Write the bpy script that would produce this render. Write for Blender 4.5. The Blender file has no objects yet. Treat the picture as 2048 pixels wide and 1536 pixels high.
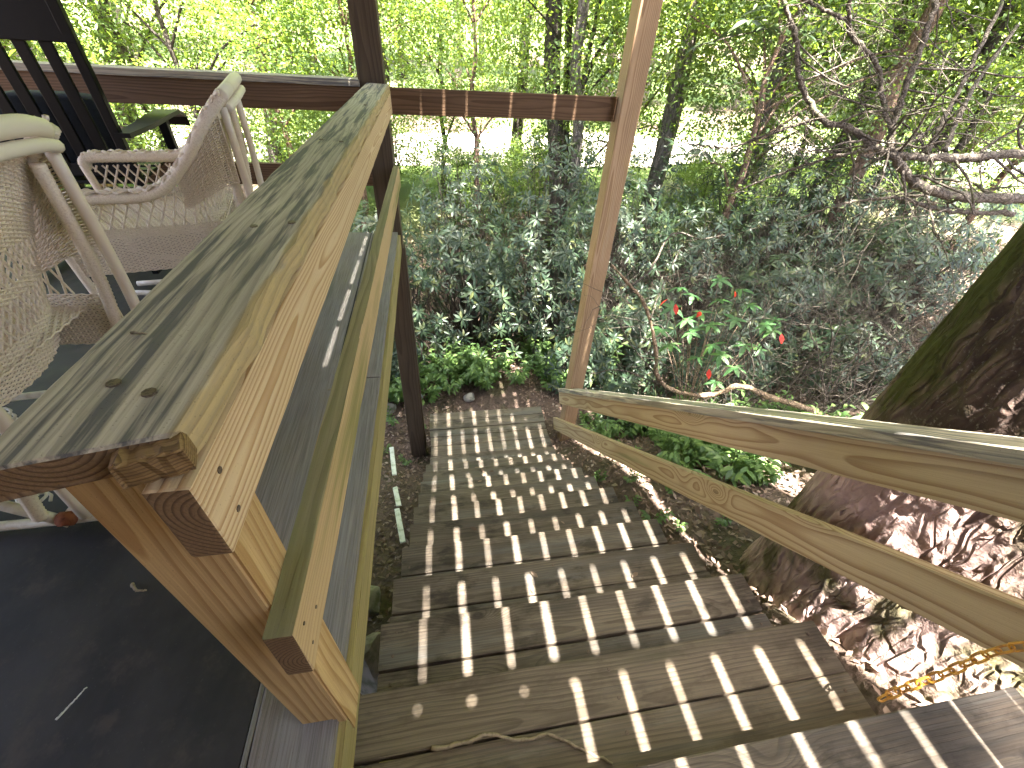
import bpy, bmesh, math, random
import numpy as np
from mathutils import Vector, Matrix, Quaternion

# ------------------------------------------------------------------ camera, world, sun, exposure
SC = bpy.context.scene
COL = SC.collection
FPX, YAW, PITCH, ROLL = 851.9, 0.20378, 0.68535, 0.06965     # focal length in px of a 2048 px wide frame
_cy, _sy, _cp, _sp, _cr, _sr = math.cos(YAW), math.sin(YAW), math.cos(PITCH), math.sin(PITCH), math.cos(ROLL), math.sin(ROLL)
FWD = Vector((_sy * _cp, _cy * _cp, -_sp))
_r0 = Vector((_cy, -_sy, 0)); _u0 = _r0.cross(FWD)
RIGHT = _cr * _r0 + _sr * _u0
UP = -_sr * _r0 + _cr * _u0
camd = bpy.data.cameras.new('camera'); cam = bpy.data.objects.new('camera', camd); COL.objects.link(cam)
camd.sensor_width = 36; camd.lens = FPX / 2048 * 36; camd.clip_start = 0.02; camd.clip_end = 600
cam.matrix_world = Matrix(((RIGHT.x, UP.x, -FWD.x, 0), (RIGHT.y, UP.y, -FWD.y, 0), (RIGHT.z, UP.z, -FWD.z, 0), (0, 0, 0, 1)))
SC.camera = cam

SUN_DIR = Vector((-0.0234, 1 / 4.2, -1.0)).normalized()      # the way the light travels: from behind the viewer, high
SUN_EL = math.asin(-SUN_DIR.z)
SUN_AZ = math.atan2(-SUN_DIR.x, -SUN_DIR.y)                  # compass angle of the sun from +Y towards +X
w = bpy.data.worlds.new('World'); SC.world = w; w.use_nodes = True
nt = w.node_tree
bg = nt.nodes['Background']; sky = nt.nodes.new('ShaderNodeTexSky')
sky.sky_type = 'NISHITA'; sky.sun_disc = False; sky.sun_elevation = SUN_EL; sky.sun_rotation = SUN_AZ
sky.air_density = 0.5; sky.dust_density = 5.0; sky.ozone_density = 1.0
nt.links.new(sky.outputs[0], bg.inputs[0]); bg.inputs[1].default_value = 0.085
sund = bpy.data.lights.new('sun', 'SUN'); sun = bpy.data.objects.new('sun', sund); COL.objects.link(sun)
sund.energy = 5.0; sund.angle = math.radians(0.53); sund.color = (1.0, 0.94, 0.86)
sun.rotation_euler = SUN_DIR.to_track_quat('-Z', 'Y').to_euler(); sun.location = (0, -4, 16)
SC.view_settings.view_transform = 'Standard'; SC.view_settings.look = 'None'
SC.view_settings.exposure = 4.4; SC.view_settings.gamma = 1.0; SC.view_settings.use_curve_mapping = False
SC.cycles.max_bounces = 7; SC.cycles.diffuse_bounces = 4; SC.cycles.glossy_bounces = 3
SC.cycles.transmission_bounces = 4; SC.cycles.transparent_max_bounces = 6
SC.cycles.sample_clamp_indirect = 6.0; SC.cycles.use_denoising = True

random.seed(7); RNG = np.random.default_rng(7)
PI = math.pi


def ray(px, py):
    return RIGHT * ((px - 1024) / FPX) - UP * ((py - 768) / FPX) + FWD


def at(px, py, Y=None, Z=None, X=None):
    d = ray(px, py)
    k = Y / d.y if Y is not None else (Z / d.z if Z is not None else X / d.x)
    return d * k


# ------------------------------------------------------------------ helpers: objects
def tag(o, label=None, cat=None, group=None, kind=None):
    if label: o['label'] = label
    if cat: o['category'] = cat
    if group: o['group'] = group
    if kind: o['kind'] = kind
    return o


def thing(name, label, cat, loc=(0, 0, 0), group=None):
    o = bpy.data.objects.new(name, None); COL.objects.link(o); o.location = loc
    o.empty_display_size = 0.1
    return tag(o, label, cat, group)


def wm(o):
    return (wm(o.parent) @ o.matrix_basis) if o.parent else o.matrix_basis.copy()


def adopt(o, parent, M):
    if parent is not None:
        o.parent = parent; M = wm(parent).inverted() @ M
    o.matrix_basis = M
    return o


class MB:
    def __init__(s): s.v = []; s.f = []; s.n = 0
    def add(s, v, f):
        v = np.asarray(v, float).reshape(-1, 3)
        s.v.append(v); n = s.n
        s.f.extend([tuple(i + n for i in q) for q in f]); s.n += len(v)
        return s
    def mesh(s, name, mat=None, smooth=False):
        me = bpy.data.meshes.new(name)
        vv = np.concatenate(s.v) if s.v else np.zeros((0, 3))
        me.from_pydata(vv.tolist(), [], s.f); me.update()
        if mat: me.materials.append(mat)
        if smooth: me.polygons.foreach_set('use_smooth', [True] * len(me.polygons))
        return me
    def build(s, name, mat, parent=None, M=None, smooth=False):
        return link(name, s.mesh(name, mat, smooth), parent, M)


def link(name, me, parent=None, M=None):
    o = bpy.data.objects.new(name, me); COL.objects.link(o)
    if M is None: M = Matrix.Identity(4)
    return adopt(o, parent, M)


def tri_mesh(name, V, F, mat, smooth=False):
    me = bpy.data.meshes.new(name)
    V = np.ascontiguousarray(V, np.float32); F = np.ascontiguousarray(F, np.int32)
    me.vertices.add(len(V)); me.vertices.foreach_set('co', V.ravel())
    k = F.shape[1]
    me.loops.add(F.size); me.loops.foreach_set('vertex_index', F.ravel())
    me.polygons.add(len(F)); me.polygons.foreach_set('loop_start', np.arange(0, F.size, k, dtype=np.int32))
    me.polygons.foreach_set('loop_total', np.full(len(F), k, np.int32))
    me.update(calc_edges=True)
    if mat: me.materials.append(mat)
    if smooth: me.polygons.foreach_set('use_smooth', np.ones(len(F), bool))
    return me


def tube_geo(pts, rad, seg=6, closed=False, caps=True):
    P = np.asarray(pts, float); n = len(P)
    if np.isscalar(rad): rad = [rad] * n
    T = np.zeros_like(P)
    if closed:
        T = np.roll(P, -1, 0) - np.roll(P, 1, 0)
    else:
        T[1:-1] = P[2:] - P[:-2]; T[0] = P[1] - P[0]; T[-1] = P[-1] - P[-2]
    T /= np.maximum(np.linalg.norm(T, axis=1, keepdims=True), 1e-9)
    a = np.array([0, 0, 1.]) if abs(T[0][2]) < .9 else np.array([1., 0, 0])
    N = a - T[0] * (a @ T[0]); N /= np.linalg.norm(N)
    V = []
    for i in range(n):
        N = N - T[i] * (N @ T[i]); N /= max(np.linalg.norm(N), 1e-9)
        B = np.cross(T[i], N)
        for k in range(seg):
            t = 2 * PI * k / seg
            V.append(P[i] + rad[i] * (math.cos(t) * N + math.sin(t) * B))
    F = []
    m = n if closed else n - 1
    for i in range(m):
        j = (i + 1) % n
        for k in range(seg):
            l = (k + 1) % seg
            F.append((i * seg + k, i * seg + l, j * seg + l, j * seg + k))
    if caps and not closed:
        F.append(tuple(range(seg))[::-1]); F.append(tuple((n - 1) * seg + k for k in range(seg)))
    return V, F


def smooth_path(ctrl, n=24):
    P = np.asarray(ctrl, float)
    if len(P) < 3: return np.array([P[0] + (P[-1] - P[0]) * t for t in np.linspace(0, 1, n)])
    out = []
    Q = np.vstack([2 * P[0] - P[1], P, 2 * P[-1] - P[-2]])
    per = max(2, n // (len(P) - 1))
    for i in range(len(P) - 1):
        p0, p1, p2, p3 = Q[i:i + 4]
        for t in np.linspace(0, 1, per, endpoint=False):
            out.append(.5 * ((2 * p1) + (-p0 + p2) * t + (2 * p0 - 5 * p1 + 4 * p2 - p3) * t ** 2 + (-p0 + 3 * p1 - 3 * p2 + p3) * t ** 3))
    out.append(P[-1])
    return np.array(out)


def board_mesh(L, W, T, mat, bev=.003, nx=10, jit=.0006, cup=0.0, rough_ends=False, seed=None):
    """a sawn board: length along local x, width along y, thickness along z"""
    rr = random.Random(seed if seed is not None else random.random())
    bm = bmesh.new()
    xs = [-L / 2 + L * i / nx for i in range(nx + 1)]
    ring = [(-W / 2, -T / 2), (W / 2, -T / 2), (W / 2, T / 2), (-W / 2, T / 2)]
    vs = [[bm.verts.new((x, y, z)) for y, z in ring] for x in xs]
    for i in range(nx):
        for k in range(4):
            l = (k + 1) % 4
            bm.faces.new((vs[i][k], vs[i + 1][k], vs[i + 1][l], vs[i][l]))
    bm.faces.new(vs[0]); bm.faces.new(vs[-1][::-1])
    bmesh.ops.recalc_face_normals(bm, faces=bm.faces)
    ed = [e for e in bm.edges if e.is_manifold and abs(e.calc_face_angle(0)) > 1.0]
    if bev: bmesh.ops.bevel(bm, geom=ed, offset=bev, segments=2, affect='EDGES', profile=.6)
    for v in bm.verts:
        v.co.y += rr.uniform(-jit, jit); v.co.z += rr.uniform(-jit, jit)
        if rough_ends and abs(abs(v.co.x) - L / 2) < bev * 1.5: v.co.x += rr.uniform(-.002, .002)
    me = bpy.data.meshes.new('board'); bm.to_mesh(me); bm.free()
    me.materials.append(mat)
    return me


def frame(p0, p1, up=(0, 0, 1)):
    a, b = Vector(p0), Vector(p1)
    x = (b - a).normalized(); u = Vector(up)
    y = u.cross(x).normalized(); z = x.cross(y)
    c = (a + b) / 2
    return Matrix(((x.x, y.x, z.x, c.x), (x.y, y.y, z.y, c.y), (x.z, y.z, z.z, c.z), (0, 0, 0, 1))), (b - a).length


def board(name, p0, p1, W, T, mat, parent=None, up=(0, 0, 1), **k):
    M, L = frame(p0, p1, up)
    me = board_mesh(L, W, T, mat, **k); me.name = name
    return link(name, me, parent, M)


# ------------------------------------------------------------------ helpers: materials
def new_mat(name):
    m = bpy.data.materials.new(name); m.use_nodes = True
    nt = m.node_tree
    for n in list(nt.nodes):
        if n.type != 'OUTPUT_MATERIAL': nt.nodes.remove(n)
    out = [n for n in nt.nodes if n.type == 'OUTPUT_MATERIAL'][0]
    return m, nt, out


class NG:
    def __init__(s, nt): s.nt = nt
    def n(s, t, **kw):
        x = s.nt.nodes.new(t)
        for k, v in kw.items(): setattr(x, k, v)
        return x
    def l(s, a, b): s.nt.links.new(a, b)
    def math(s, op, a, b=None, c=None):
        x = s.n('ShaderNodeMath', operation=op)
        for i, q in enumerate((a, b, c)):
            if q is None: continue
            if isinstance(q, (int, float)): x.inputs[i].default_value = q
            else: s.l(q, x.inputs[i])
        return x.outputs[0]
    def vmath(s, op, a, b=None):
        x = s.n('ShaderNodeVectorMath', operation=op)
        for i, q in enumerate((a, b)):
            if q is None: continue
            if isinstance(q, (tuple, list)): x.inputs[i].default_value = q
            else: s.l(q, x.inputs[i])
        return x.outputs[0] if op not in ('LENGTH', 'DISTANCE', 'DOT_PRODUCT') else x.outputs[1]
    def noise(s, vec, scale=1.0, detail=3, rough=.5, col=False):
        x = s.n('ShaderNodeTexNoise'); x.inputs['Scale'].default_value = scale
        x.inputs['Detail'].default_value = detail; x.inputs['Roughness'].default_value = rough
        if vec is not None: s.l(vec, x.inputs['Vector'])
        return x.outputs[1 if col else 0]
    def ramp(s, fac, stops, interp='LINEAR'):
        x = s.n('ShaderNodeValToRGB'); x.color_ramp.interpolation = interp
        e = x.color_ramp.elements
        while len(e) < len(stops): e.new(.5)
        for q, (p, c) in zip(e, stops):
            q.position = p; q.color = (*c, 1) if len(c) == 3 else c
        s.l(fac, x.inputs[0]); return x.outputs[0]
    def step(s, fac, lo, hi):
        x = s.n('ShaderNodeMapRange', interpolation_type='SMOOTHSTEP')
        x.inputs[1].default_value = lo; x.inputs[2].default_value = hi
        s.l(fac, x.inputs[0]); return x.outputs[0]
    def mix(s, fac, a, b, blend='MIX'):
        x = s.n('ShaderNodeMix', data_type='RGBA', blend_type=blend)
        if isinstance(fac, (int, float)): x.inputs[0].default_value = fac
        else: s.l(fac, x.inputs[0])
        for i, q in ((6, a), (7, b)):
            if isinstance(q, (tuple, list)): x.inputs[i].default_value = (*q[:3], 1)
            else: s.l(q, x.inputs[i])
        return x.outputs[2]
    def bump(s, h, strength=.3, dist=.002):
        x = s.n('ShaderNodeBump'); x.inputs[0].default_value = strength; x.inputs[1].default_value = dist
        s.l(h, x.inputs['Height']); return x.outputs[0]
    def bsdf(s, col, rough=.7, normal=None, spec=.3):
        x = s.n('ShaderNodeBsdfPrincipled')
        if isinstance(col, (tuple, list)): x.inputs['Base Color'].default_value = (*col[:3], 1)
        else: s.l(col, x.inputs['Base Color'])
        if isinstance(rough, (int, float)): x.inputs['Roughness'].default_value = rough
        else: s.l(rough, x.inputs['Roughness'])
        x.inputs['Specular IOR Level'].default_value = spec
        if normal is not None: s.l(normal, x.inputs['Normal'])
        return x.outputs[0]


def wood(name, light, dark, grey=None, grey_amt=.0, stain=None, stain_amt=0.0, ring=.006, pith=(.03, -.06),
         amp=.02, contrast=1.0, knots=True, rough=.75, grey_stretch=(1.2, 11, 11), fibre=.35, dirt=.3, gain=4.0, blotch=0.0, vary=0.0, edge=None):
    m, nt, out = new_mat(name); g = NG(nt)
    tc = g.n('ShaderNodeTexCoord'); oi = g.n('ShaderNodeObjectInfo')
    off = g.n('ShaderNodeCombineXYZ'); r = oi.outputs['Random']
    g.l(g.math('MULTIPLY', r, 37.0), off.inputs[0]); g.l(g.math('MULTIPLY', r, 3.1), off.inputs[1])
    P = tc.outputs['Object']
    Q = g.vmath('ADD', P, off.outputs[0])                       # per-board offset of every noise
    warp = g.noise(g.vmath('MULTIPLY', Q, (1.1, 5.0, 5.0)), 1.0, 2, .5, True)
    w2 = g.vmath('MULTIPLY', g.vmath('SUBTRACT', warp, (.5, .5, .5)), (0, amp * 2.2, amp * 2.2))
    sx = g.n('ShaderNodeSeparateXYZ')
    g.l(g.vmath('ADD', g.vmath('ADD', P, w2), (0, pith[0], pith[1])), sx.inputs[0])
    yy = g.math('ADD', sx.outputs[1], g.math('MULTIPLY', g.math('SUBTRACT', r, .5), .05))
    d = g.math('SQRT', g.math('ADD', g.math('MULTIPLY', yy, yy), g.math('MULTIPLY', sx.outputs[2], sx.outputs[2])))
    f = g.math('DIVIDE', d, ring)
    if knots:
        vo = g.n('ShaderNodeTexVoronoi'); vo.inputs['Scale'].default_value = 2.6
        g.l(g.vmath('MULTIPLY', Q, (.75, 1.6, 1.6)), vo.inputs['Vector'])
        kd = vo.outputs['Distance']
        kb = g.math('POWER', g.math('MAXIMUM', g.math('SUBTRACT', 1.0, g.math('DIVIDE', kd, .34)), 0.0), 2.2)
        f = g.math('ADD', f, g.math('MULTIPLY', kb, 9.0))
        kcore = g.math('SUBTRACT', 1.0, g.step(kd, .045, .075))
    fr = g.math('FRACT', f)
    late = g.ramp(fr, [(0.0, (0, 0, 0)), (.45, (.12, .12, .12)), (.82, (.95, .95, .95)), (.93, (1, 1, 1)), (1.0, (0, 0, 0))])
    fib = g.noise(g.vmath('MULTIPLY', Q, (5, 330, 330)), 1.0, 2, .6)
    fib2 = g.noise(g.vmath('MULTIPLY', Q, (2.2, 70, 70)), 1.0, 3, .6)
    lw = g.math('MULTIPLY', late, contrast)
    col = g.mix(lw, light, dark)
    big = g.noise(g.vmath('MULTIPLY', Q, (1.6, 6, 6)), 1.0, 3, .6)
    col = g.mix(g.math('MULTIPLY', g.step(big, .35, .75), dirt), col, tuple(c * .5 for c in dark))
    if grey is not None:
        gn = g.noise(g.vmath('MULTIPLY', Q, grey_stretch), 1.0, 4, .62)
        gm = g.math('ADD', g.math('MULTIPLY', g.math('SUBTRACT', gn, .5), gain), g.math('ADD', g.math('MULTIPLY', lw, .35), grey_amt * 2.2 - .9))
        gm.node.use_clamp = True
        gcol = g.mix(fib2, tuple(c * .72 for c in grey), tuple(min(1, c * 1.28) for c in grey))
        col = g.mix(gm, col, gcol)
    if stain is not None:
        sn = g.noise(g.vmath('MULTIPLY', Q, (.9, 9, 9)), 1.0, 3, .55)
        col = g.mix(g.math('MULTIPLY', g.step(sn, .62 - stain_amt * .3, .78 - stain_amt * .3), .8), col, stain)
    if edge is not None:                          # unweathered band along one arris, with a ragged border
        sy_ = g.n('ShaderNodeSeparateXYZ'); g.l(P, sy_.inputs[0])
        en = g.noise(g.vmath('MULTIPLY', Q, (7, 30, 30)), 1.0, 4, .6)
        ev = g.math('ADD', sy_.outputs[1], g.math('MULTIPLY', g.math('SUBTRACT', en, .5), .03))
        col = g.mix(g.math('SUBTRACT', 1.0, g.step(ev, edge[0] - .004, edge[0] + .004)), col, g.mix(late, edge[1], tuple(c * .72 for c in edge[1])))
    if blotch:
        b1 = g.noise(g.vmath('MULTIPLY', Q, (5, 11, 11)), 1.0, 5, .65); b2 = g.noise(g.vmath('MULTIPLY', Q, (3.1, 17, 17)), 1.0, 5, .65)
        col = g.mix(g.math('MULTIPLY', g.step(b1, .5, .66), blotch), col, tuple(c * .38 for c in dark))
        col = g.mix(g.math('MULTIPLY', g.step(b2, .54, .72), blotch * .7), col, tuple(min(1, c * 1.45) for c in light))
    if vary:
        vv = g.math('ADD', 1.0 - vary, g.math('MULTIPLY', g.math('FRACT', g.math('MULTIPLY', r, 91.7)), 2 * vary))
        cv = g.n('ShaderNodeCombineXYZ'); [g.l(vv, cv.inputs[i]) for i in range(3)]
        col = g.mix(1.0, col, cv.outputs[0], 'MULTIPLY')
    if knots:
        col = g.mix(g.math('MULTIPLY', kcore, .75), col, tuple(c * .35 for c in dark))
    col = g.mix(g.math('MULTIPLY', g.step(fib, .3, .75), fibre), col, tuple(c * .55 for c in dark))
    speck = g.noise(Q, 420.0, 1, .5)
    col = g.mix(g.math('MULTIPLY', g.step(speck, .68, .74), .35), col, (.03, .025, .02))
    h = g.math('ADD', g.math('MULTIPLY', fib, .6), g.math('ADD', g.math('MULTIPLY', late, .5), fib2))
    sh = g.bsdf(col, rough, g.bump(h, .55, .0022), .25)
    g.l(sh, out.inputs[0])
    return m


def simple(name, col, rough=.5, var=.25, scale=30.0, metal=0.0, bump=.15, spec=.4, col2=None, lo=.45, hi=.7):
    m, nt, out = new_mat(name); g = NG(nt)
    tc = g.n('ShaderNodeTexCoord')
    nz = g.noise(tc.outputs['Object'], scale, 4, .6)
    c2 = col2 if col2 is not None else tuple(c * (1 - var) for c in col)
    c = g.mix(g.step(nz, lo, hi), col, c2)
    sh = g.bsdf(c, rough, g.bump(nz, bump, .003), spec)
    sh.node.inputs['Metallic'].default_value = metal
    g.l(sh, out.inputs[0]); return m


def leaf_mat(name, cols, trans=.35, rough=.42, spec=.45, tcol=None):
    m, nt, out = new_mat(name); g = NG(nt)
    ge = g.n('ShaderNodeNewGeometry'); oi = g.n('ShaderNodeObjectInfo')
    rr = g.math('FRACT', g.math('ADD', ge.outputs['Random Per Island'], oi.outputs['Random']))
    n = len(cols)
    c = g.ramp(rr, [(i / max(1, n - 1), q) for i, q in enumerate(cols)])
    a = g.bsdf(c, rough, None, spec)
    t = g.n('ShaderNodeBsdfTranslucent')
    tc = g.mix(.5, c, tcol if tcol else (.30, .42, .04))
    g.l(g.mix(1.0, tc, (1.0, 1.0, .8), 'MULTIPLY'), t.inputs[0])
    mx = g.n('ShaderNodeMixShader'); mx.inputs[0].default_value = trans
    g.l(a, mx.inputs[1]); g.l(t.outputs[0], mx.inputs[2])
    g.l(mx.outputs[0], out.inputs[0]); return m


M = {}
CAPK = dict(ring=.012, pith=(.02, -.035), amp=.045, contrast=.75, fibre=.4, knots=False, grey_stretch=(2.8, 50, 50), gain=10.0)
M['cap'] = wood('weathered_cap', (.48, .43, .325), (.28, .255, .20), (.155, .148, .14), .44, (.22, .20, .14), .15, **CAPK)
M['cap_near'] = wood('weathered_cap_worn_edge', (.53, .465, .35), (.31, .275, .21), (.115, .112, .106), .42, (.23, .21, .13), .16, edge=(-.057, (.42, .31, .15)), **CAPK)
M['fascia'] = wood('sawn_pine_red', (.58, .435, .26), (.37, .225, .105), (.46, .385, .27), .1, ring=.0062, pith=(.02, -.04), amp=.028, contrast=.95, knots=False, fibre=.18, dirt=.12)
M['post_tan'] = wood('treated_pine_tan', (.56, .385, .18), (.34, .19, .07), (.42, .33, .19), .15, (.20, .17, .06), .1, ring=.012, pith=(.05, .06), amp=.025, contrast=.8, knots=False, fibre=.3, dirt=.4)
M['mid'] = wood('treated_pine_mossy', (.50, .36, .19), (.34, .21, .10), (.36, .33, .20), .15, (.15, .16, .045), .28, ring=.010, pith=(.07, .05), amp=.012, contrast=.6, knots=False, fibre=.25, dirt=.15)
M['rim'] = wood('treated_pine_olive', (.36, .29, .12), (.24, .18, .07), (.28, .25, .16), .25, (.17, .17, .06), .15, ring=.011, amp=.02, contrast=.6, knots=False, fibre=.35)
M['deck_grey'] = wood('grey_decking', (.24, .21, .18), (.14, .12, .10), (.21, .20, .185), .62, (.10, .11, .07), .05, ring=.009, amp=.02, contrast=.6, knots=False, fibre=.6)
M['tread'] = wood('weathered_tread', (.19, .155, .115), (.085, .066, .05), (.15, .145, .13), .40, (.055, .05, .042), .22, ring=.010, pith=(.03, -.05), amp=.022, contrast=.7, fibre=.5, dirt=.6, blotch=.75, vary=.13)
M['tread_tan'] = wood('weathered_tread_tan', (.21, .168, .12), (.105, .08, .057), (.17, .158, .135), .28, (.08, .075, .045), .15, ring=.010, pith=(.03, -.05), amp=.03, contrast=.7, fibre=.45, dirt=.5, blotch=.45, vary=.1)
M['stair_rail'] = wood('treated_pine_green_tan', (.46, .36, .215), (.25, .155, .08), (.37, .32, .21), .12, (.20, .19, .09), .05, ring=.013, pith=(.01, -.05), amp=.03, contrast=.85, fibre=.2, dirt=.12)
M['far_rail'] = wood('dark_stained_pine', (.165, .10, .057), (.08, .043, .021), (.11, .08, .055), .1, ring=.013, pith=(.01, -.05), amp=.03, contrast=.8, knots=False, fibre=.3)
M['dark_post'] = wood('dark_brown_post', (.10, .073, .046), (.052, .035, .021), (.075, .064, .05), .2, ring=.011, amp=.02, contrast=.7, knots=False, fibre=.4)
M['red_post'] = wood('red_brown_post', (.45, .315, .19), (.24, .145, .075), (.40, .33, .22), .12, (.28, .19, .07), .1, ring=.011, pith=(.06, .05), amp=.02, contrast=.8, knots=False, fibre=.35)
M['joist'] = wood('joist_pine', (.30, .22, .14), (.2, .13, .08), ring=.01, knots=False)
M['torn'] = wood('torn_brown_wood', (.27, .17, .07), (.13, .075, .03), ring=.004, knots=False, fibre=.6)
M['end_grain'] = wood('dark_end_grain', (.23, .145, .075), (.10, .058, .03), ring=.006, pith=(.0, -.03), amp=.01, knots=False, fibre=.3)
M['moss'] = wood('mossy_weathered_edge', (.27, .225, .12), (.18, .15, .075), (.175, .165, .075), .42, (.36, .27, .14), .2, ring=.01, knots=False, fibre=.3)
M['nail'] = simple('rusty_nail', (.16, .12, .09), .55, .5, 400, .6)


def paint_mat():
    m, nt, out = new_mat('worn_dark_floor_paint'); g = NG(nt)
    P = g.n('ShaderNodeTexCoord').outputs['Object']
    a = g.noise(g.vmath('MULTIPLY', P, (2.2, 3.0, 1)), 1.0, 5, .62)
    b = g.noise(P, 9.0, 5, .65)
    c = g.mix(g.step(a, .38, .62), (.013, .012, .0115), (.030, .027, .025))
    c = g.mix(g.math('MULTIPLY', g.step(b, .52, .68), .6), c, (.060, .046, .038))
    s2 = g.noise(g.vmath('MULTIPLY', P, (1.3, 2.1, 1)), 1.4, 3, .5)
    c = g.mix(g.math('MULTIPLY', g.step(s2, .6, .72), .6), c, (.046, .044, .026))
    c = g.mix(g.math('MULTIPLY', g.step(g.noise(P, 160.0, 2, .5), .66, .76), .14), c, (.12, .11, .10))
    ro = g.math('ADD', .5, g.math('MULTIPLY', b, .35))
    g.l(g.bsdf(c, ro, g.bump(b, .25, .004), .35), out.inputs[0]); return m


def ground_mat():
    m, nt, out = new_mat('leaf_mould_soil'); g = NG(nt)
    P = g.n('ShaderNodeTexCoord').outputs['Object']
    v = g.n('ShaderNodeTexVoronoi'); v.inputs['Scale'].default_value = 28; g.l(P, v.inputs['Vector'])
    n1 = g.noise(P, 3.0, 5, .6); n2 = g.noise(P, 60.0, 4, .65); n3 = g.noise(P, .22, 3, .5)
    c = g.mix(n2, (.036, .026, .021), (.11, .078, .062))
    sep = g.n('ShaderNodeSeparateColor'); g.l(v.outputs['Color'], sep.inputs[0])
    c = g.mix(g.math('MULTIPLY', sep.outputs[0], .6), c, (.15, .105, .08))
    c = g.mix(g.math('MULTIPLY', g.step(n1, .5, .66), .45), c, (.05, .06, .02))
    far = g.n('ShaderNodeSeparateXYZ'); g.l(P, far.inputs[0])
    grass = g.math('MULTIPLY', g.step(far.outputs[1], 9.0, 14.0), g.step(n3, .35, .55))
    c = g.mix(grass, c, (.10, .15, .04))
    h = g.math('ADD', n2, g.math('MULTIPLY', v.outputs['Distance'], .8))
    g.l(g.bsdf(c, .85, g.bump(h, .8, .02), .2), out.inputs[0]); return m


def bark_mat(name, a, b, moss=None, moss_amt=.3, scale=1.0, stretch=(9, 9, 1.6), lichen=.12, bump=.03, red=None, base=None):
    m, nt, out = new_mat(name); g = NG(nt)
    P = g.n('ShaderNodeTexCoord').outputs['Object']
    wv = g.vmath('ADD', P, g.vmath('MULTIPLY', g.noise(P, 3.0 * scale, 3, .6, True), (.12, .12, .12)))
    v = g.n('ShaderNodeTexVoronoi', feature='DISTANCE_TO_EDGE'); v.inputs['Scale'].default_value = scale
    g.l(g.vmath('MULTIPLY', wv, stretch), v.inputs['Vector'])
    v2 = g.n('ShaderNodeTexVoronoi', feature='DISTANCE_TO_EDGE'); v2.inputs['Scale'].default_value = scale * 2.6
    g.l(g.vmath('MULTIPLY', wv, stretch), v2.inputs['Vector'])
    crack = g.math('MULTIPLY', g.step(v.outputs['Distance'], .01, .17), g.math('ADD', .45, g.math('MULTIPLY', g.step(v2.outputs['Distance'], .0, .14), .55)))
    n = g.noise(P, 26.0 * scale, 5, .65); n2 = g.noise(P, 2.2 * scale, 4, .6); n4 = g.noise(P, 90.0 * scale, 3, .6)
    c = g.mix(n, a, b)
    if red: c = g.mix(g.step(g.noise(P, 1.3, 3, .5), .45, .65), c, red)
    c = g.mix(g.math('MULTIPLY', g.math('SUBTRACT', 1.0, crack), .72), c, tuple(q * .25 for q in a))
    c = g.mix(g.math('MULTIPLY', g.step(n4, .58, .7), lichen * 3), c, (.30, .27, .23))
    if base:                                      # reddish worn bark, lightened to imitate sunlight, below a ragged line
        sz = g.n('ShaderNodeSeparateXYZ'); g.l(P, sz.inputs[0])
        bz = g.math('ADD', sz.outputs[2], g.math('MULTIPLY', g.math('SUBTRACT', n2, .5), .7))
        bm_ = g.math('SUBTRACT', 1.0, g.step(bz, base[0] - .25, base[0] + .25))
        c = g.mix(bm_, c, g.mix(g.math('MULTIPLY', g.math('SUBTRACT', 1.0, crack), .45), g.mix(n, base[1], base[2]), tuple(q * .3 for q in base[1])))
    if moss: c = g.mix(g.math('MULTIPLY', g.step(n2, .62 - moss_amt * .35, .72 - moss_amt * .3), .85), c, g.mix(n, moss, tuple(q * .4 for q in moss)))
    h = g.math('ADD', g.math('MULTIPLY', crack, 1.0), g.math('MULTIPLY', n, .6))
    g.l(g.bsdf(c, .9, g.bump(h, .9, bump), .15), out.inputs[0]); return m


M['floor'] = paint_mat()
M['ground'] = ground_mat()
M['bark_big'] = bark_mat('mossy_hemlock_bark', (.075, .050, .040), (.19, .130, .105), (.075, .082, .018), .46, 1.0, (10, 10, 2.6), .12, .022, base=(-1.0, (.30, .19, .165), (.62, .47, .43)))  # base colours made paler to stand in for strong sun low on the trunk
M['bark_grey'] = bark_mat('grey_bark', (.14, .12, .10), (.28, .25, .215), (.14, .17, .08), .12, 2.0, (6, 6, 1.5), .2, .02)
M['bark_dark'] = bark_mat('dark_bark', (.06, .05, .042), (.13, .11, .09), (.09, .10, .05), .12, 2.0, (6, 6, 1.5), .1, .02)
M['bark_red'] = bark_mat('reddish_bark', (.20, .12, .085), (.36, .25, .19), None, 0, 2.0, (6, 6, 1.5), .15, .02)
M['twig'] = bark_mat('grey_twig_bark', (.085, .07, .056), (.185, .158, .13), (.16, .18, .09), .08, 5.0, (4, 4, 4), .15, .006)
M['twig_tan'] = bark_mat('tan_branch_bark', (.23, .16, .10), (.42, .31, .21), (.17, .18, .08), .1, 5.0, (4, 4, 2), .15, .006)
M['rock'] = simple('lichen_rock', (.27, .26, .23), .85, .5, 14, 0, .8, .2, (.13, .14, .10))
M['rock_blue'] = simple('blue_grey_rock', (.36, .39, .44), .75, .3, 10, 0, .6, .3)
M['gravel'] = simple('pale_gravel', (.46, .42, .36), .9, .25, 30, 0, .5, .2)
M['wall'] = wood('tan_siding', (.36, .28, .19), (.27, .2, .13), ring=.02, knots=False)
M['wicker'] = simple('aged_white_wicker', (.70, .61, .48), .6, .25, 240, 0, .3, .35, (.55, .45, .34))
M['wicker_pole'] = simple('aged_white_pole', (.68, .595, .48), .5, .2, 9, 0, .1, .4, (.54, .43, .31), .55, .8)
M['white_metal'] = simple('yellowed_white_metal', (.66, .61, .50), .4, .2, 25, 0, .1, .5, (.50, .42, .30))
M['rust'] = simple('rust', (.22, .07, .03), .8, .5, 60, .2, .3, .3)
M['black_paint'] = simple('black_paint', (.0022, .0022, .0024), .45, .3, 40, 0, .1, .18)
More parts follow.
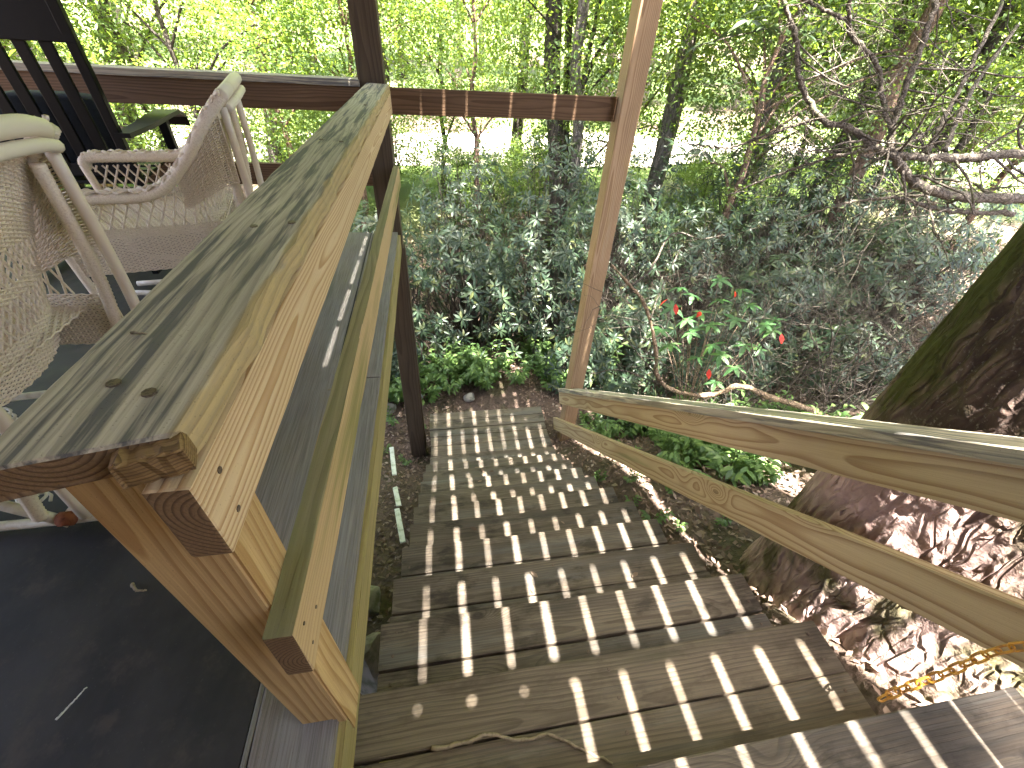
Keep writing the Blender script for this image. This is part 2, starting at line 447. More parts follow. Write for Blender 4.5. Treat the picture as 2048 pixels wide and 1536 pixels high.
M['cushion'] = simple('dark_blue_grey_cushion', (.018, .022, .027), .8, .3, 50, 0, .3, .2)
M['chain'] = simple('yellow_orange_plastic', (.55, .27, .03), .4, .3, 60, 0, .15, .5, (.35, .15, .03))
M['white_trim'] = simple('chalky_white_trim', (.62, .64, .58), .7, .25, 20, 0, .2, .3, (.38, .42, .33))
M['stick'] = simple('dry_stick', (.30, .24, .17), .85, .4, 80, 0, .5, .2)
M['pale_stick'] = simple('pale_stick', (.55, .54, .5), .7, .2, 80)
M['litter'] = leaf_mat('dead_leaves', [(.07, .045, .034), (.14, .095, .07), (.23, .17, .13), (.11, .07, .05), (.30, .245, .20)], .1, .7, .2, (.3, .16, .06))

# ------------------------------------------------------------------ the ground
RY = [-12, 0, 1, 1.6, 2.2, 3.2, 4, 6, 10, 17, 24, 40, 80, 200]
RZ = [-1.0, -1.42, -2.12, -2.42, -2.75, -3.52, -3.52, -3.75, -4.0, -3.75, -3.6, -2.0, 6, 22]
LZ = [-2.3, -2.55, -2.8, -3.0, -3.25, -3.70, -3.56, -3.75, -4.0, -3.75, -3.6, -2.0, 6, 22]


def _sm(a, b, x):
    t = np.clip((x - a) / (b - a), 0, 1); return t * t * (3 - 2 * t)


def gz(x, y):
    x = np.asarray(x, float); y = np.asarray(y, float)
    r = np.interp(y, RY, RZ); l = np.interp(y, RY, LZ)
    k = _sm(.85, 1.35, x)
    z = l * (1 - k) + r * k
    z = z + _sm(2.2, 9, x) * .9 * (1 - _sm(5, 12, y))
    z = z + .035 * np.sin(x * 2.3 + 1.3 * y) * np.cos(y * 1.9 - x) + .02 * np.sin(5.1 * x + .7) * np.sin(4.3 * y)
    return z + _sm(6, 12, y) * .18 * np.sin(x * .31) * np.cos(y * .23)


def axis(lo, hi, a, b, fine, n):
    mid = np.arange(a, b, fine)
    l = a - np.geomspace(fine, a - lo, n)[::-1]; r = b + np.geomspace(fine, hi - b, n) - fine
    return np.unique(np.concatenate([l, mid, r]).round(4))


gx = axis(-160, 160, -3, 7, .12, 26); gy = axis(-60, 200, -1.5, 9, .12, 26)
GX, GY = np.meshgrid(gx, gy); GZv = gz(GX, GY) + RNG.normal(0, .006, GX.shape)
nX, nY = len(gx), len(gy)
idx = np.arange(nX * nY).reshape(nY, nX)
Fq = np.stack([idx[:-1, :-1], idx[:-1, 1:], idx[1:, 1:], idx[1:, :-1]], -1).reshape(-1, 4)
tag(link('ground', tri_mesh('ground', np.stack([GX, GY, GZv], -1).reshape(-1, 3), Fq, M['ground'], True)), kind='structure')
# the sunlit gravel track beyond the shrubs
rx = np.linspace(-60, 60, 80); c0 = 19.6 + 1.6 * np.sin(rx * .07) - .02 * rx
Vr = []
for k in range(5):
    yy = c0 + (k - 2) * 1.35 + RNG.normal(0, .15, len(rx))
    Vr.append(np.stack([rx, yy, gz(rx, yy) + .03 + (.05 if 0 < k < 4 else 0)], -1))
Vr = np.concatenate(Vr); n = len(rx)
Fr = np.array([(k * n + i, k * n + i + 1, (k + 1) * n + i + 1, (k + 1) * n + i) for k in range(4) for i in range(n - 1)])
tag(link('gravel_track', tri_mesh('gravel_track', Vr, Fr, M['gravel'], True)), kind='structure')

# ------------------------------------------------------------------ porch floor, landing, staircase
DZ = -1.17                                      # top of the decking
pf = link('porch_floor', board_mesh(5.4, 3.2, .03, M['floor'], bev=.002, nx=2), None,
          Matrix.Translation((-2.058, .53, DZ - .0215)) @ Matrix.Rotation(PI / 2, 4, 'Z'))
tag(pf, kind='structure')
board('floor_board', (-.357, -1.2, DZ - .019), (-.357, 1.50, DZ - .019), .166, .038, M['deck_grey'], pf, nx=30, jit=.0015)
board('floor_board', (-.357, 1.506, DZ - .0195), (-.357, 3.235, DZ - .0195), .166, .038, M['deck_grey'], pf, nx=24, jit=.0015)
board('floor_board', (-.538, .62, DZ - .0185), (-.545, 3.225, DZ - .0185), .158, .037, M['deck_grey'], pf, nx=24, jit=.0015)
board('floor_board', (-.448, -1.2, DZ - .021), (-.451, 3.225, DZ - .021), .012, .034, M['deck_grey'], pf, nx=24)
board('rim_joist', (-.277, -1.2, DZ - .085), (-.277, 3.235, DZ - .085), .125, .038, M['rim'], pf, up=(1, 0, 0), nx=30, jit=.0015)
for yy in (-.3, .9, 2.1): board('floor_joist', (-3.6, yy, DZ - .125), (-.3, yy, DZ - .125), .038, .14, M['joist'], pf, nx=2)
ld = board('landing', (-.255, .058, DZ - .019), (1.335, .058, DZ - .019), .14, .038, M['tread'], None, nx=30, jit=.001)
tag(ld, kind='structure')
for k in range(1, 9):
    board('landing_board', (-.255, .058 - .146 * k, DZ - .019), (1.335, .058 - .146 * k, DZ - .019), .14, .038, M['tread'], ld, nx=20, jit=.001)
board('rim_joist', (-.24, .10, DZ - .115), (1.32, .10, DZ - .115), .038, .15, M['rim'], ld, nx=6)


def nail(p, parent, r=.006, n=(0, 0, 1), mat=None):
    V = []; F = []
    for k in range(8):
        t = 2 * PI * k / 8; V.append((r * math.cos(t), r * math.sin(t), .0008))
    for k in range(8):
        t = 2 * PI * k / 8; V.append((r * 1.1 * math.cos(t), r * 1.1 * math.sin(t), -.004))
    F.append(tuple(range(8))); F += [(k, 8 + k, 8 + (k + 1) % 8, (k + 1) % 8) for k in range(8)]
    q = Vector(n).to_track_quat('Z', 'Y').to_matrix().to_4x4()
    MB().add(V, F).build('nail', mat or M['nail'], parent, Matrix.Translation(p) @ q)


st = thing('staircase', 'steep weathered plank staircase running down from the porch into the garden', 'staircase', (.4, .4, -1.5))
RISE, RUN = .195, .2503
for k in range(1, 11):
    z = DZ - RISE * k - .019; yn = .397 + RUN * (k - 1)
    xl, xr = -.267 + .0056 * (k - 1) + random.uniform(-.006, .006), 1.092 - .002 * k + random.uniform(-.008, .008)
    for j in range(2):
        yc = yn - .07 - .1455 * j
        t = board('tread_board', (xl + random.uniform(-.004, .004), yc, z + random.uniform(-.002, .002)), (xr + random.uniform(-.004, .004), yc + random.uniform(-.003, .003), z + random.uniform(-.002, .002)),
                  (.1385), .038, M['tread_tan' if k == 1 else 'tread'], st, nx=24, jit=.0012, bev=.004)
        if k < 7:
            for xn in (xl + .045, (xl + xr) / 2, xr - .045):
                for s in (-.038, .036):
                    nail((xn + random.uniform(-.008, .008), yc + s + random.uniform(-.006, .006), z + .0195), t, .0055)
pz = DZ - RISE * 11 - .019
for k, (a, b) in enumerate(((2.78, 2.905), (2.91, 3.042), (3.050, 3.172), (3.180, 3.279), (3.288, 3.414), (3.422, 3.535))):
    board('platform_board', (-.185 + .012 * random.random(), (a + b) / 2, pz), (1.07 + .03 * random.random(), (a + b) / 2, pz + random.uniform(-.003, .003)), b - a, .038, M['tread'], st, nx=16, jit=.0012)
for x in (-.215, .42, 1.03):
    board('stringer', (x, .02, DZ - .26), (x, 2.80, DZ - .26 - .779 * 2.78), .16, .038, M['rim'], st, up=(1, 0, 0), nx=6)

# ------------------------------------------------------------------ near guard rail
gr = thing('porch_guard_rail', 'near porch guard rail with broad weathered cap board and tan side boards', 'railing', (-.3, .35, DZ))
# the cap: torn at its near outer corner
bm = bmesh.new()
X0, X1, Y0, Y1, ZT, ZB = -.358, -.216, .262, 3.27, -.2716, -.309
bm.from_mesh(board_mesh(Y1 - Y0, X1 - X0, ZT - ZB, M['cap_near'], bev=.004, nx=60, jit=.0009))
for v in bm.verts:                              # local x runs along +Y, local y along -X
    if v.co.x < -(Y1 - Y0) / 2 + .02: v.co.x += random.uniform(-.002, .003) + max(0, -v.co.y) * .42
    if v.co.y < -.066:                          # worn, slightly scalloped outer arris
        xx = v.co.x + (Y1 - Y0) / 2
        v.co.y += .0035 + .003 * math.sin(xx * 23) + .0025 * math.sin(xx * 51 + 1)
        if v.co.z > .01: v.co.y += .004; v.co.z -= .0025
me = bpy.data.meshes.new('cap_board'); bm.to_mesh(me); bm.free(); me.materials.append(M['cap_near'])
Mc, _ = frame(((X0 + X1) / 2, Y0, (ZT + ZB) / 2), ((X0 + X1) / 2, Y1, (ZT + ZB) / 2))
cap = link('cap_board', me, gr, Mc)
ch = board('splintered_end', (-.268, .272, -.2925), (-.219, .287, -.2915), .024, .027, M['torn'], gr, nx=8, jit=.0022)
ch['label'] = 'torn splintered corner of the cap board'
fa = board('top_rail', (-.235, .258, -.3615), (-.235, 3.25, -.3615), .103, .038, M['fascia'], gr, up=(1, 0, 0), nx=40, jit=.0006)
mr = board('middle_rail', (-.235, .258, -.685), (-.235, 3.26, -.790), .121, .038, M['mid'], gr, up=(1, 0, 0), nx=40, jit=.001)
for o in (cap, fa, mr):                          # weathered dark end grain
    o.data.materials.append(M['end_grain'])
    for p in o.data.polygons:
        if abs(p.normal.x) > .8: p.material_index = 1
mr.data.materials.append(M['moss'])
for p in mr.data.polygons:
    if p.normal.y > .8: p.material_index = 2      # mossy upper edge
# notched post
bm = bmesh.new()
prof = [(-.354, -.31), (-.346, DZ + .001), (-.2855, DZ + .001), (-.2855, -1.277), (-.254, -1.277), (-.254, -.31)]
a = [bm.verts.new((x, .302, z)) for x, z in prof]; b = [bm.verts.new((x, .392, z)) for x, z in prof]
bm.faces.new(a); bm.faces.new(b[::-1])
for i in range(6):
    j = (i + 1) % 6; bm.faces.new((a[i], b[i], b[j], a[j]))
bmesh.ops.recalc_face_normals(bm, faces=bm.faces)
bmesh.ops.bevel(bm, geom=[e for e in bm.edges if e.calc_face_angle(0) > .5], offset=.004, segments=2, affect='EDGES')
Mp, _ = frame((-.298, .347, -1.27), (-.298, .347, -.31), (0, 1, 0))
bmesh.ops.transform(bm, matrix=Mp.inverted(), verts=bm.verts)
me = bpy.data.meshes.new('post'); bm.to_mesh(me); bm.free(); me.materials.append(M['post_tan'])
link('post', me, gr, Mp)
for p in ((-.305, .362, ZT), (-.268, .345, ZT), (-.30, .78, ZT), (-.245, .80, ZT), (-.26, 1.5, ZT), (-.32, 1.52, ZT), (-.27, 2.3, ZT)): nail(p, cap, .0062)
for p in ((-.216, .30, -.335), (-.216, .295, -.39)): nail(p, fa, .0038, (1, 0, 0))
for p in ((-.216, .29, -.66), (-.216, .33, -.70), (-.216, .285, -.715)): nail(p, mr, .0028, (1, 0, 0))

# ------------------------------------------------------------------ tall posts
def tall_post(label, x0, x1, y0, y1, z0, z1, mat):
    t = thing('support_post', label, 'post', ((x0 + x1) / 2, (y0 + y1) / 2, z0))
    board('post_timber', ((x0 + x1) / 2, (y0 + y1) / 2, z0), ((x0 + x1) / 2, (y0 + y1) / 2, z1), x1 - x0, y1 - y0, mat, t, up=(0, 1, 0), nx=24, jit=.001, bev=.006)
    return t
lp = tall_post('dark brown square post at the far end of the porch guard rail', -.407, -.252, 3.275, 3.42, -3.72, 1.36, M['dark_post'])
rp = tall_post('reddish brown square post at the lower end of the stair handrail', 1.232, 1.368, 3.10, 3.24, -3.7, 1.36, M['red_post'])
board('spacer_board', (-.249, 3.34, -3.6), (-.249, 3.34, -1.32), .09, .022, M['dark_post'], lp, up=(1, 0, 0), nx=8)

# ------------------------------------------------------------------ far porch rail
fr_ = thing('porch_end_rail', 'dark brown rail along the far end of the porch, flat cap on top', 'railing', (-1, 3.2, DZ))
board('top_rail', (-4.2, 3.295, -.362), (-.40, 3.295, -.362), .134, .038, M['far_rail'], fr_, up=(0, -1, 0), nx=20)
board('top_rail', (-.258, 3.195, -.352), (1.229, 3.195, -.345), .138, .038, M['far_rail'], fr_, up=(0, -1, 0), nx=20)
board('cap_board', (-4.2, 3.325, -.276), (-.40, 3.325, -.276), .14, .036, M['cap'], fr_, nx=20)
board('lower_rail', (-4.2, 3.295, -.80), (-.40, 3.295, -.80), .13, .038, M['far_rail'], fr_, up=(0, -1, 0), nx=12)
board('rail_post', (-2.12, 3.36, DZ - .2), (-2.12, 3.36, -.30), .089, .089, M['post_tan'], fr_, up=(0, 1, 0), nx=6)

# ------------------------------------------------------------------ stair handrail
hr = thing('stair_handrail', 'sloping tan timber handrail down the right side of the stairs', 'railing', (1.21, 3.2, -3.5))
SL = -.779
def rline(zc, y0, y1, x): return (x, y0, zc + SL * (y0 - .324)), (x, y1, zc + SL * (y1 - .324))
a, b = rline(-.660, -.55, 3.25, 1.209)
board('top_rail', a, b, .126, .038, M['stair_rail'], hr, up=(1, 0, 0), nx=30)
a, b = rline(-.556, -.55, 3.28, 1.246)
board('cap_board', a, b, .146, .036, M['cap'], hr, nx=40, jit=.0015)
board('middle_rail', (1.209, -.55, -.355 - .02), (1.209, 3.30, -3.37), .136, .038, M['stair_rail'], hr, up=(1, 0, 0), nx=30)
board('rail_post', (1.276, -.42, DZ - .35), (1.276, -.42, -.02), .089, .089, M['post_tan'], hr, up=(0, 1, 0), nx=6)

# ------------------------------------------------------------------ the upper deck overhead (its board gaps stripe the stairs with sun)
ud = thing('upper_deck', 'plank deck overhead on joists, narrow gaps between its boards', 'deck', (0, 1, 1.3))
UZ = 1.5; rot = .0176
gapw = {-5: .0006, -4: .003, -3: .0005, -2: .0007, -1: .0055, 0: .013, 1: .0075, 2: .0155, 3: .009, 4: .0075, 5: .0115, 6: .0145, 7: .0085, 8: .010}
edges = [(.102 + .141 * k, gapw.get(k, .006)) for k in range(-5, 10)]
for (xa, ga), (xb, gb) in zip(edges[:-1], edges[1:]):
    x0, x1 = xa + ga / 2, xb - gb / 2
    if x1 > 1.46: continue
    xm = (x0 + x1) / 2
    ys = -.35 if -.2 < xm < .36 else -1.65       # two-piece boards, tight piece added to block sun stripes on the top tread
    board('deck_board', (xm + rot * (ys - .35), ys, UZ + .019), (xm + rot * 2.95, 3.30, UZ + .019), x1 - x0, .038, M['joist'], ud, nx=3, bev=0, jit=.0004)
    if ys > -1: board('deck_board', ((xa + xb) / 2 - rot * 2, -1.65, UZ + .019), ((xa + xb) / 2 + rot * (ys - .35), ys - .003, UZ + .019), xb - xa - .0006, .038, M['joist'], ud, nx=2, bev=0, jit=0)
board('deck_board', (1.4085 - rot * 2, -1.65, UZ + .019), (1.4085 + rot * 2.95, 3.30, UZ + .019), .068, .038, M['joist'], ud, nx=2, bev=0, jit=0)
for k in range(24):
    x = -.62 - .141 * k
    board('deck_board', (x - rot * 2, -1.65, UZ + .019), (x + rot * 2.95, 3.30, UZ + .019), .1406, .038, M['joist'], ud, nx=2, bev=0, jit=0)
for k in range(-3, 9):
    y = -.285 + .406 * k
    board('joist', (-4.0, y, UZ - .0705), (1.43, y, UZ - .0705), .038, .14, M['joist'], ud, nx=2, bev=0, jit=0)
board('beam', (-4.0, 3.26, 1.22), (1.43, 3.26, 1.22), .04, .27, M['joist'], ud, nx=2)
board('porch_ceiling', (-.71, -.3, UZ - .15), (-.44, -.3, UZ - .15), 2.6, .012, M['joist'], ud, nx=2, bev=0)  # added unseen ceiling strip, blocks sun stripes on the near porch floor
roof = board('porch_ceiling', (-4.0, .8, UZ - .15), (-.72, .8, UZ - .15), 4.9, .012, M['joist'], ud, nx=2, bev=0)

# the house wall behind the viewer
hw = board('house_wall', (-4.2, -1.72, -.6), (2.4, -1.72, -.6), 4.2, .12, M['wall'], None, up=(0, -1, 0), nx=4)
tag(hw, 'brown board house wall at the back of the porch', 'wall')

# ------------------------------------------------------------------ wicker chairs (face -X; origin on the floor)
def strand(mb, pts, r, seg=4): mb.add(*tube_geo(pts, r, seg, caps=False))


def weave(mb, S, us, vs, r=.0028, amp=.003, rib_r=.0035, nseg=None):
    """stakes along v at each u, weavers along u at each v, passing over and under the stakes"""
    for u in us:
        strand(mb, [S(u, v) for v in np.linspace(vs[0], vs[-1], 8)], rib_r)
    du = (us[-1] - us[0]) / (len(us) - 1); dv = (vs[-1] - vs[0]) / max(1, len(vs) - 1)
    for j, v in enumerate(vs):
        pts = []
        for i, u in enumerate(us):
            p = np.array(S(u, v)); e = 1e-3
            n = np.cross(np.array(S(u + e, v)) - p, np.array(S(u, v + e)) - p); n /= max(np.linalg.norm(n), 1e-9)
            pts.append(p + n * amp * (1 if (i + j) % 2 else -1))
        strand(mb, pts, r)


def lattice(mb, S, u0, u1, v0, v1, n, k=2.0, r=.003):
    for s in (1, -1):
        for i in range(-int(k) - 1, n + int(k) + 1):
            pts = []
            for t in np.linspace(0, 1, 9):
                q = (i + (k * t if s > 0 else k * (1 - t))) / n
                if 0 <= q <= 1:
                    p = np.array(S(u0 + (u1 - u0) * q, v0 + (v1 - v0) * t)); pts.append(p)
            if len(pts) > 2: strand(mb, pts, r)


def make_wicker(label):
    t = thing('wicker_chair', label, 'chair', group='white wicker armchairs on the porch')
    P = lambda mb, name, mat, par=t, sm=True: mb.build(name, mat, par, wm(t), sm)
    def zt(x): return .61 + .33 * float(_sm(.02, .36, np.array(x))) ** 1.15
    def back(u, v): return (.19 + .18 * v - .07 * u * u - .02 * math.sin(PI * v), u * (.245 + .05 * v), .36 + (.56 - .05 * u * u) * v)
    mb = MB(); us = np.linspace(-1, 1, 27)
    weave(mb, back, us, np.linspace(.62, 1.0, 40)); weave(mb, back, us, np.linspace(0.0, .22, 22))
    weave(mb, back, us, np.linspace(.40, .46, 6))
    lattice(mb, back, -1, 1, .22, .40, 18, 2, .0038); lattice(mb, back, -1, 1, .46, .62, 18, 2, .0038)
    P(mb, 'back_panel', M['wicker'])
    for s in (-1, 1):
        def side(u, v): return (u, s * (.315 - .05 * max(0, u) ** 1.0 - .03 * (1 - v)), .20 + (zt(u) - .03 - .20) * v)
        def lo(u, v): return (u, s * (.30 - .05 * max(0, u)), .30 + .18 * v)
        def hi(u, v): return (u, s * (.305 - .05 * max(0, u)), .48 + (zt(u) - .02 - .48) * v)
        mb = MB()
        weave(mb, lo, np.linspace(-.33, .30, 34), np.linspace(0, 1, 30))
        lattice(mb, hi, -.33, .22, 0, .98, 13, 1.5, .0042)
        weave(mb, hi, np.linspace(.13, .345, 12), np.linspace(.35, 1, 34))
        P(mb, 'side_panel', M['wicker'])
        mb = MB(); pts = smooth_path([(-.36, s * .31, .58), (-.33, s * .325, .615), (-.15, s * .33, .615), (.04, s * .325, .62), (.16, s * .315, .70), (.30, s * .30, .86), (.375, s * .28, .935)], 180)
        mb.add(*tube_geo(pts, [.022 + .0016 * (k % 3 == 0) for k in range(len(pts))], 9)); mb.add(*tube_geo(pts + np.array([0, s * .026, -.004]), [.019 + .0016 * (k % 3 == 0) for k in range(len(pts))], 9))
        for i in range(2):                       # braided edge
            bp = [p + np.array([0, s * (.013 + .02 * math.cos(k * .42 + i * PI)), .019 + .005 * math.sin(k * .84 + i * PI)]) for k, p in enumerate(pts)]
            mb.add(*tube_geo(bp, .007, 5))
        P(mb, 'arm', M['wicker'])
        mb = MB(); mb.add(*tube_geo(smooth_path([(-.36, s * .31, .59), (-.345, s * .30, .45), (-.33, s * .29, .18)], 14), .017, 8)); P(mb, 'front_post', M['wicker'])
        mb = MB(); mb.add(*tube_geo(smooth_path([(.37, s * .275, .90), (.365, s * .275, .5), (.33, s * .26, .10)], 10), .0155, 9)); P(mb, 'leg', M['wicker_pole'])
        mb = MB(); c = smooth_path([(.34, s * .25, .86), (.31, s * .262, .5), (.22, s * .255, .10)], 120)
        mb.add(*tube_geo(c, [.0155 + (.0022 if k % 2 else 0) for k in range(len(c))], 9))
        P(mb, 'wrapped_leg', M['wicker'])
    mb = MB(); top = smooth_path([(.375, -.28, .935), (.40, -.18, .955), (.41, 0, .965), (.40, .18, .955), (.375, .28, .935)], 30)
    mb.add(*tube_geo(top, .023, 10)); mb.add(*tube_geo(top + np.array([.010, 0, -.040]), .016, 9)); P(mb, 'top_roll', M['wicker_pole'])
    mb = MB()
    def fr(u, v): return (-.335 - .01 * math.cos(u * 3), u * .29, .30 + .18 * v)
    weave(mb, fr, np.linspace(-1, 1, 27), np.linspace(0, 1, 28)); P(mb, 'front_apron', M['wicker'])
    mb = MB()
    def sf(u, v): return (-.33 + .55 * v, u * .285, .440 + .012 * math.sin(PI * v) * (1 - u * u))
    weave(mb, sf, np.linspace(-1, 1, 30), np.linspace(0, 1, 60), .004); P(mb, 'seat', M['wicker'])
    mb = MB()
    for s in (-1, 1):
        mb.add(*tube_geo(smooth_path([(-.36, s * .21, .03), (-.1, s * .21, .022), (.2, s * .21, .022), (.42, s * .21, .035)], 12), .014, 8))
        mb.add(*tube_geo([(.1, s * .21, .17), (-.12, s * .21, .15), (-.25, s * .21, .17)], .012, 8))
    for x in (-.2, .24): mb.add(*tube_geo([(x, -.24, .05), (x, .24, .05)], .013, 8))
    P(mb, 'base_frame', M['white_metal'])
    for s in (-1, 1):
        mb = MB(); mb.add(*tube_geo([(.10, s * .225, .16), (.24, s * .228, .03)], .016, 4)); P(mb, 'flat_bar', M['white_metal'])
        mb = MB(); mb.add(*tube_geo([(.225, s * .228, .05), (.255, s * .228, .05)], .021, 10)); P(mb, 'collar', M['rust'])
        for x in (-.12, .12):
            mb = MB(); mb.add(*tube_geo([(x + .03 * math.cos(k * .7), s * .15 + .03 * math.sin(k * .7), .04 + .11 * k / 45) for k in range(46)], .0045, 5)); P(mb, 'spring', M['white_metal'])
    return t


def copy_tree(o, parent=None):
    c = o.copy(); COL.objects.link(c); c.parent = parent
    for ch in list(o.children): copy_tree(ch, c)
    return c


wa = make_wicker('white wicker armchair nearer the far porch rail, its woven side and back in full view')
wb = copy_tree(wa)
wa.location = (-1.20, 2.28, DZ - .004); wa.rotation_euler.z = math.radians(13)
wb.location = (-1.315, 1.10, DZ - .004); wb.rotation_euler.z = math.radians(0)
wb['label'] = 'white wicker armchair cut off by the left edge, its back close behind the guard rail'

# ------------------------------------------------------------------ black rocking chair
rk = thing('rocking_chair', 'black painted wooden rocking chair with slatted back beside the far porch rail', 'chair', (-1.9, 2.85, DZ))
MR = Matrix.Translation((-1.88, 2.80, DZ)) @ Matrix.Rotation(math.radians(4), 4, 'Z')      # faces +Y
def rb(name, a, b, W, T, up=(0, 0, 1), mat='black_paint', par=None):
    M2, L = frame(a, b, up); me = board_mesh(L, W, T, M[mat], bev=.004, nx=2); me.name = name
    return link(name, me, par or rk, MR @ M2)
for s in (-1, 1):
    rb('back_post', (s * .29, .0, .05), (s * .31, -.07, 1.24), .045, .035, (0, 1, 0))
    rb('front_leg', (s * .31, .52, .05), (s * .31, .52, .66), .05, .045, (0, 1, 0))
    rb('rocker', (s * .30, -.30, .05), (s * .30, .72, .035), .03, .05)
    mb = MB(); V = []
    for k, (y, z, wd) in enumerate(((-.06, .655, .035), (.2, .66, .05), (.45, .675, .06), (.58, .68, .065), (.66, .65, .065), (.69, .60, .06))):
        for xx, dz in ((-wd, 0), (wd, 0), (wd, .022), (-wd, .022)): V.append((s * .335 + xx, y, z + dz))
    F = [(4 * k + a, 4 * k + (a + 1) % 4, 4 * k + 4 + (a + 1) % 4, 4 * k + 4 + a) for k in range(5) for a in range(4)] + [(0, 1, 2, 3), (20, 21, 22, 23)]
    mb.add(V, F).build('arm', M['black_paint'], rk, MR)
rb('top_rail', (-.33, -.063, 1.12), (.33, -.063, 1.12), .028, .17, (0, 0, 1))
rb('bottom_rail', (-.29, -.015, .50), (.29, -.015, .50), .028, .06)
for k in range(5): rb('back_slat', (-.20 + .10 * k, -.02, .49), (-.20 + .10 * k, -.057, 1.05), .052, .016, (0, 1, 0))
for k in range(6): rb('seat_slat', (-.29, .04 + .09 * k, .43), (.29, .04 + .09 * k, .43 + .006 * k), .08, .018)
rb('front_stretcher', (-.3, .52, .25), (.3, .52, .25), .03, .04); rb('rear_stretcher', (-.3, 0, .22), (.3, 0, .22), .03, .04)
# cushion standing on the seat against the slats
bm = bmesh.new(); bmesh.ops.create_cube(bm, size=1.0)
bmesh.ops.scale(bm, vec=(.46, .11, .38), verts=bm.verts)
bmesh.ops.subdivide_edges(bm, edges=bm.edges, cuts=3, use_grid_fill=True)
bmesh.ops.smooth_vert(bm, verts=bm.verts, factor=.6, use_axis_x=True, use_axis_y=True, use_axis_z=True)
me = bpy.data.meshes.new('seat_cushion'); bm.to_mesh(me); bm.free(); me.materials.append(M['cushion'])
me.polygons.foreach_set('use_smooth', [True] * len(me.polygons))
tag(link('seat_cushion', me, None, MR @ Matrix.Translation((.02, .09, .64)) @ Matrix.Rotation(.1, 4, 'X')), 'dark blue grey cushion propped upright on the black rocking chair', 'cushion')

# ------------------------------------------------------------------ yellow chain on the stair handrail
cn = thing('plastic_chain', 'yellow orange chain hanging from the handrail beside the top step', 'chain', (1.0, .16, DZ))
cpts = smooth_path([(1.19, .03, -.66), (1.165, .12, -.83), (1.12, .160, -.93), (1.05, .157, -1.035), (.985, .155, -1.115), (.955, .150, -1.16)], 160)
sacc = 0; last = cpts[0]; links = []
for p in cpts[1:]:
    sacc += np.linalg.norm(p - last)
    if sacc > .0215: links.append((p.copy(), p - last)); sacc = 0
    last = p
lm = MB(); stad = []
for k in range(16):
    t = 2 * PI * k / 16; stad.append((.0085 * math.copysign(1, math.cos(t)) * (abs(math.cos(t)) > .01) + .0075 * math.cos(t), .0085 * math.sin(t), 0))
lm.add(*tube_geo(stad, .0026, 6, closed=True)); lme = lm.mesh('link', M['chain'], True)
for i, (p, d) in enumerate(links):
    q = Vector(d).to_track_quat('X', 'Z').to_matrix().to_4x4()
    link('link', lme, cn, Matrix.Translation(p) @ q @ Matrix.Rotation(PI / 2 * (i % 2) + .5, 4, 'X'))

# ------------------------------------------------------------------ twigs and litter on the woodwork
def twig(name, label, pts, r, mat='stick', cat='twig', n=20):
    P = smooth_path(pts, n) + RNG.normal(0, r * .25, (len(smooth_path(pts, n)), 3))
    rr = [r * (1 - .45 * k / len(P)) * (1 + .15 * math.sin(k * 2.1)) for k in range(len(P))]
    return tag(MB().add(*tube_geo(P, rr, 6)).build(name, M[mat], None, None, True), label, cat)


tz = DZ - RISE
twig('fallen_twig', 'long crooked dry twig lying on the top stair tread', [(-.085, .258, tz + .006), (.0, .256, tz + .006), (.055, .262, tz + .012), (.13, .240, tz + .007), (.215, .237, tz + .008), (.29, .195, tz + .006), (.35, .165, tz + .005)], .0055, n=40)
f1 = at(112, 1440, Z=DZ + .002); f2 = at(173, 1375, Z=DZ + .002)
twig('fallen_twig', 'thin straight pale stick on the dark porch floor', [f1, (f1 + f2) / 2, f2], .0022, 'pale_stick')
f1 = at(264, 1168, Z=DZ + .002); f2 = at(293, 1180, Z=DZ + .002)
twig('fallen_twig', 'short curled bark scrap on the dark porch floor', [f1, (f1 + f2) / 2 + Vector((0, -.01, .004)), f2], .004)
c1 = at(262, 664, Z=ZT + .002); c2 = at(294, 667, Z=ZT + .002)
twig('fallen_twig', 'tiny dark twig lying on the guard rail cap', [c1, (c1 + c2) / 2, c2], .0016, n=10)
c1 = at(655, 780, Z=DZ + .003); c2 = at(676, 775, Z=DZ + .003)
twig('fallen_twig', 'tiny reddish twig on the grey porch edge board', [c1, (c1 + c2) / 2, c2], .002, n=8)


# ------------------------------------------------------------------ leaves
def leaf_geo(L, W, droop=.2, fold=.25, segs=4, tipw=.9):
    """one blade along +x; returns verts, quads"""
    V = []; F = []
    for i in range(segs + 1):
        t = i / segs
        wdt = W * .5 * math.sin(PI * min(1, max(.03, t ** tipw * .97 + .015)))
        x = L * t; z = -droop * L * t * t
        V += [(x, -wdt, z + fold * wdt), (x, 0, z), (x, wdt, z + fold * wdt)]
    for i in range(segs):
        a = 3 * i
        F += [(a, a + 3, a + 4, a + 1), (a + 1, a + 4, a + 5, a + 2)]
    return np.array(V), np.array(F)


def rotm(yaw, pitch, roll=0):
    cy, sy = math.cos(yaw), math.sin(yaw); cp, sp = math.cos(pitch), math.sin(pitch); cr, sr = math.cos(roll), math.sin(roll)
    Rz = np.array([[cy, -sy, 0], [sy, cy, 0], [0, 0, 1]]); Ry = np.array([[cp, 0, -sp], [0, 1, 0], [sp, 0, cp]]); Rx = np.array([[1, 0, 0], [0, cr, -sr], [0, sr, cr]])
    return Rz @ Ry @ Rx


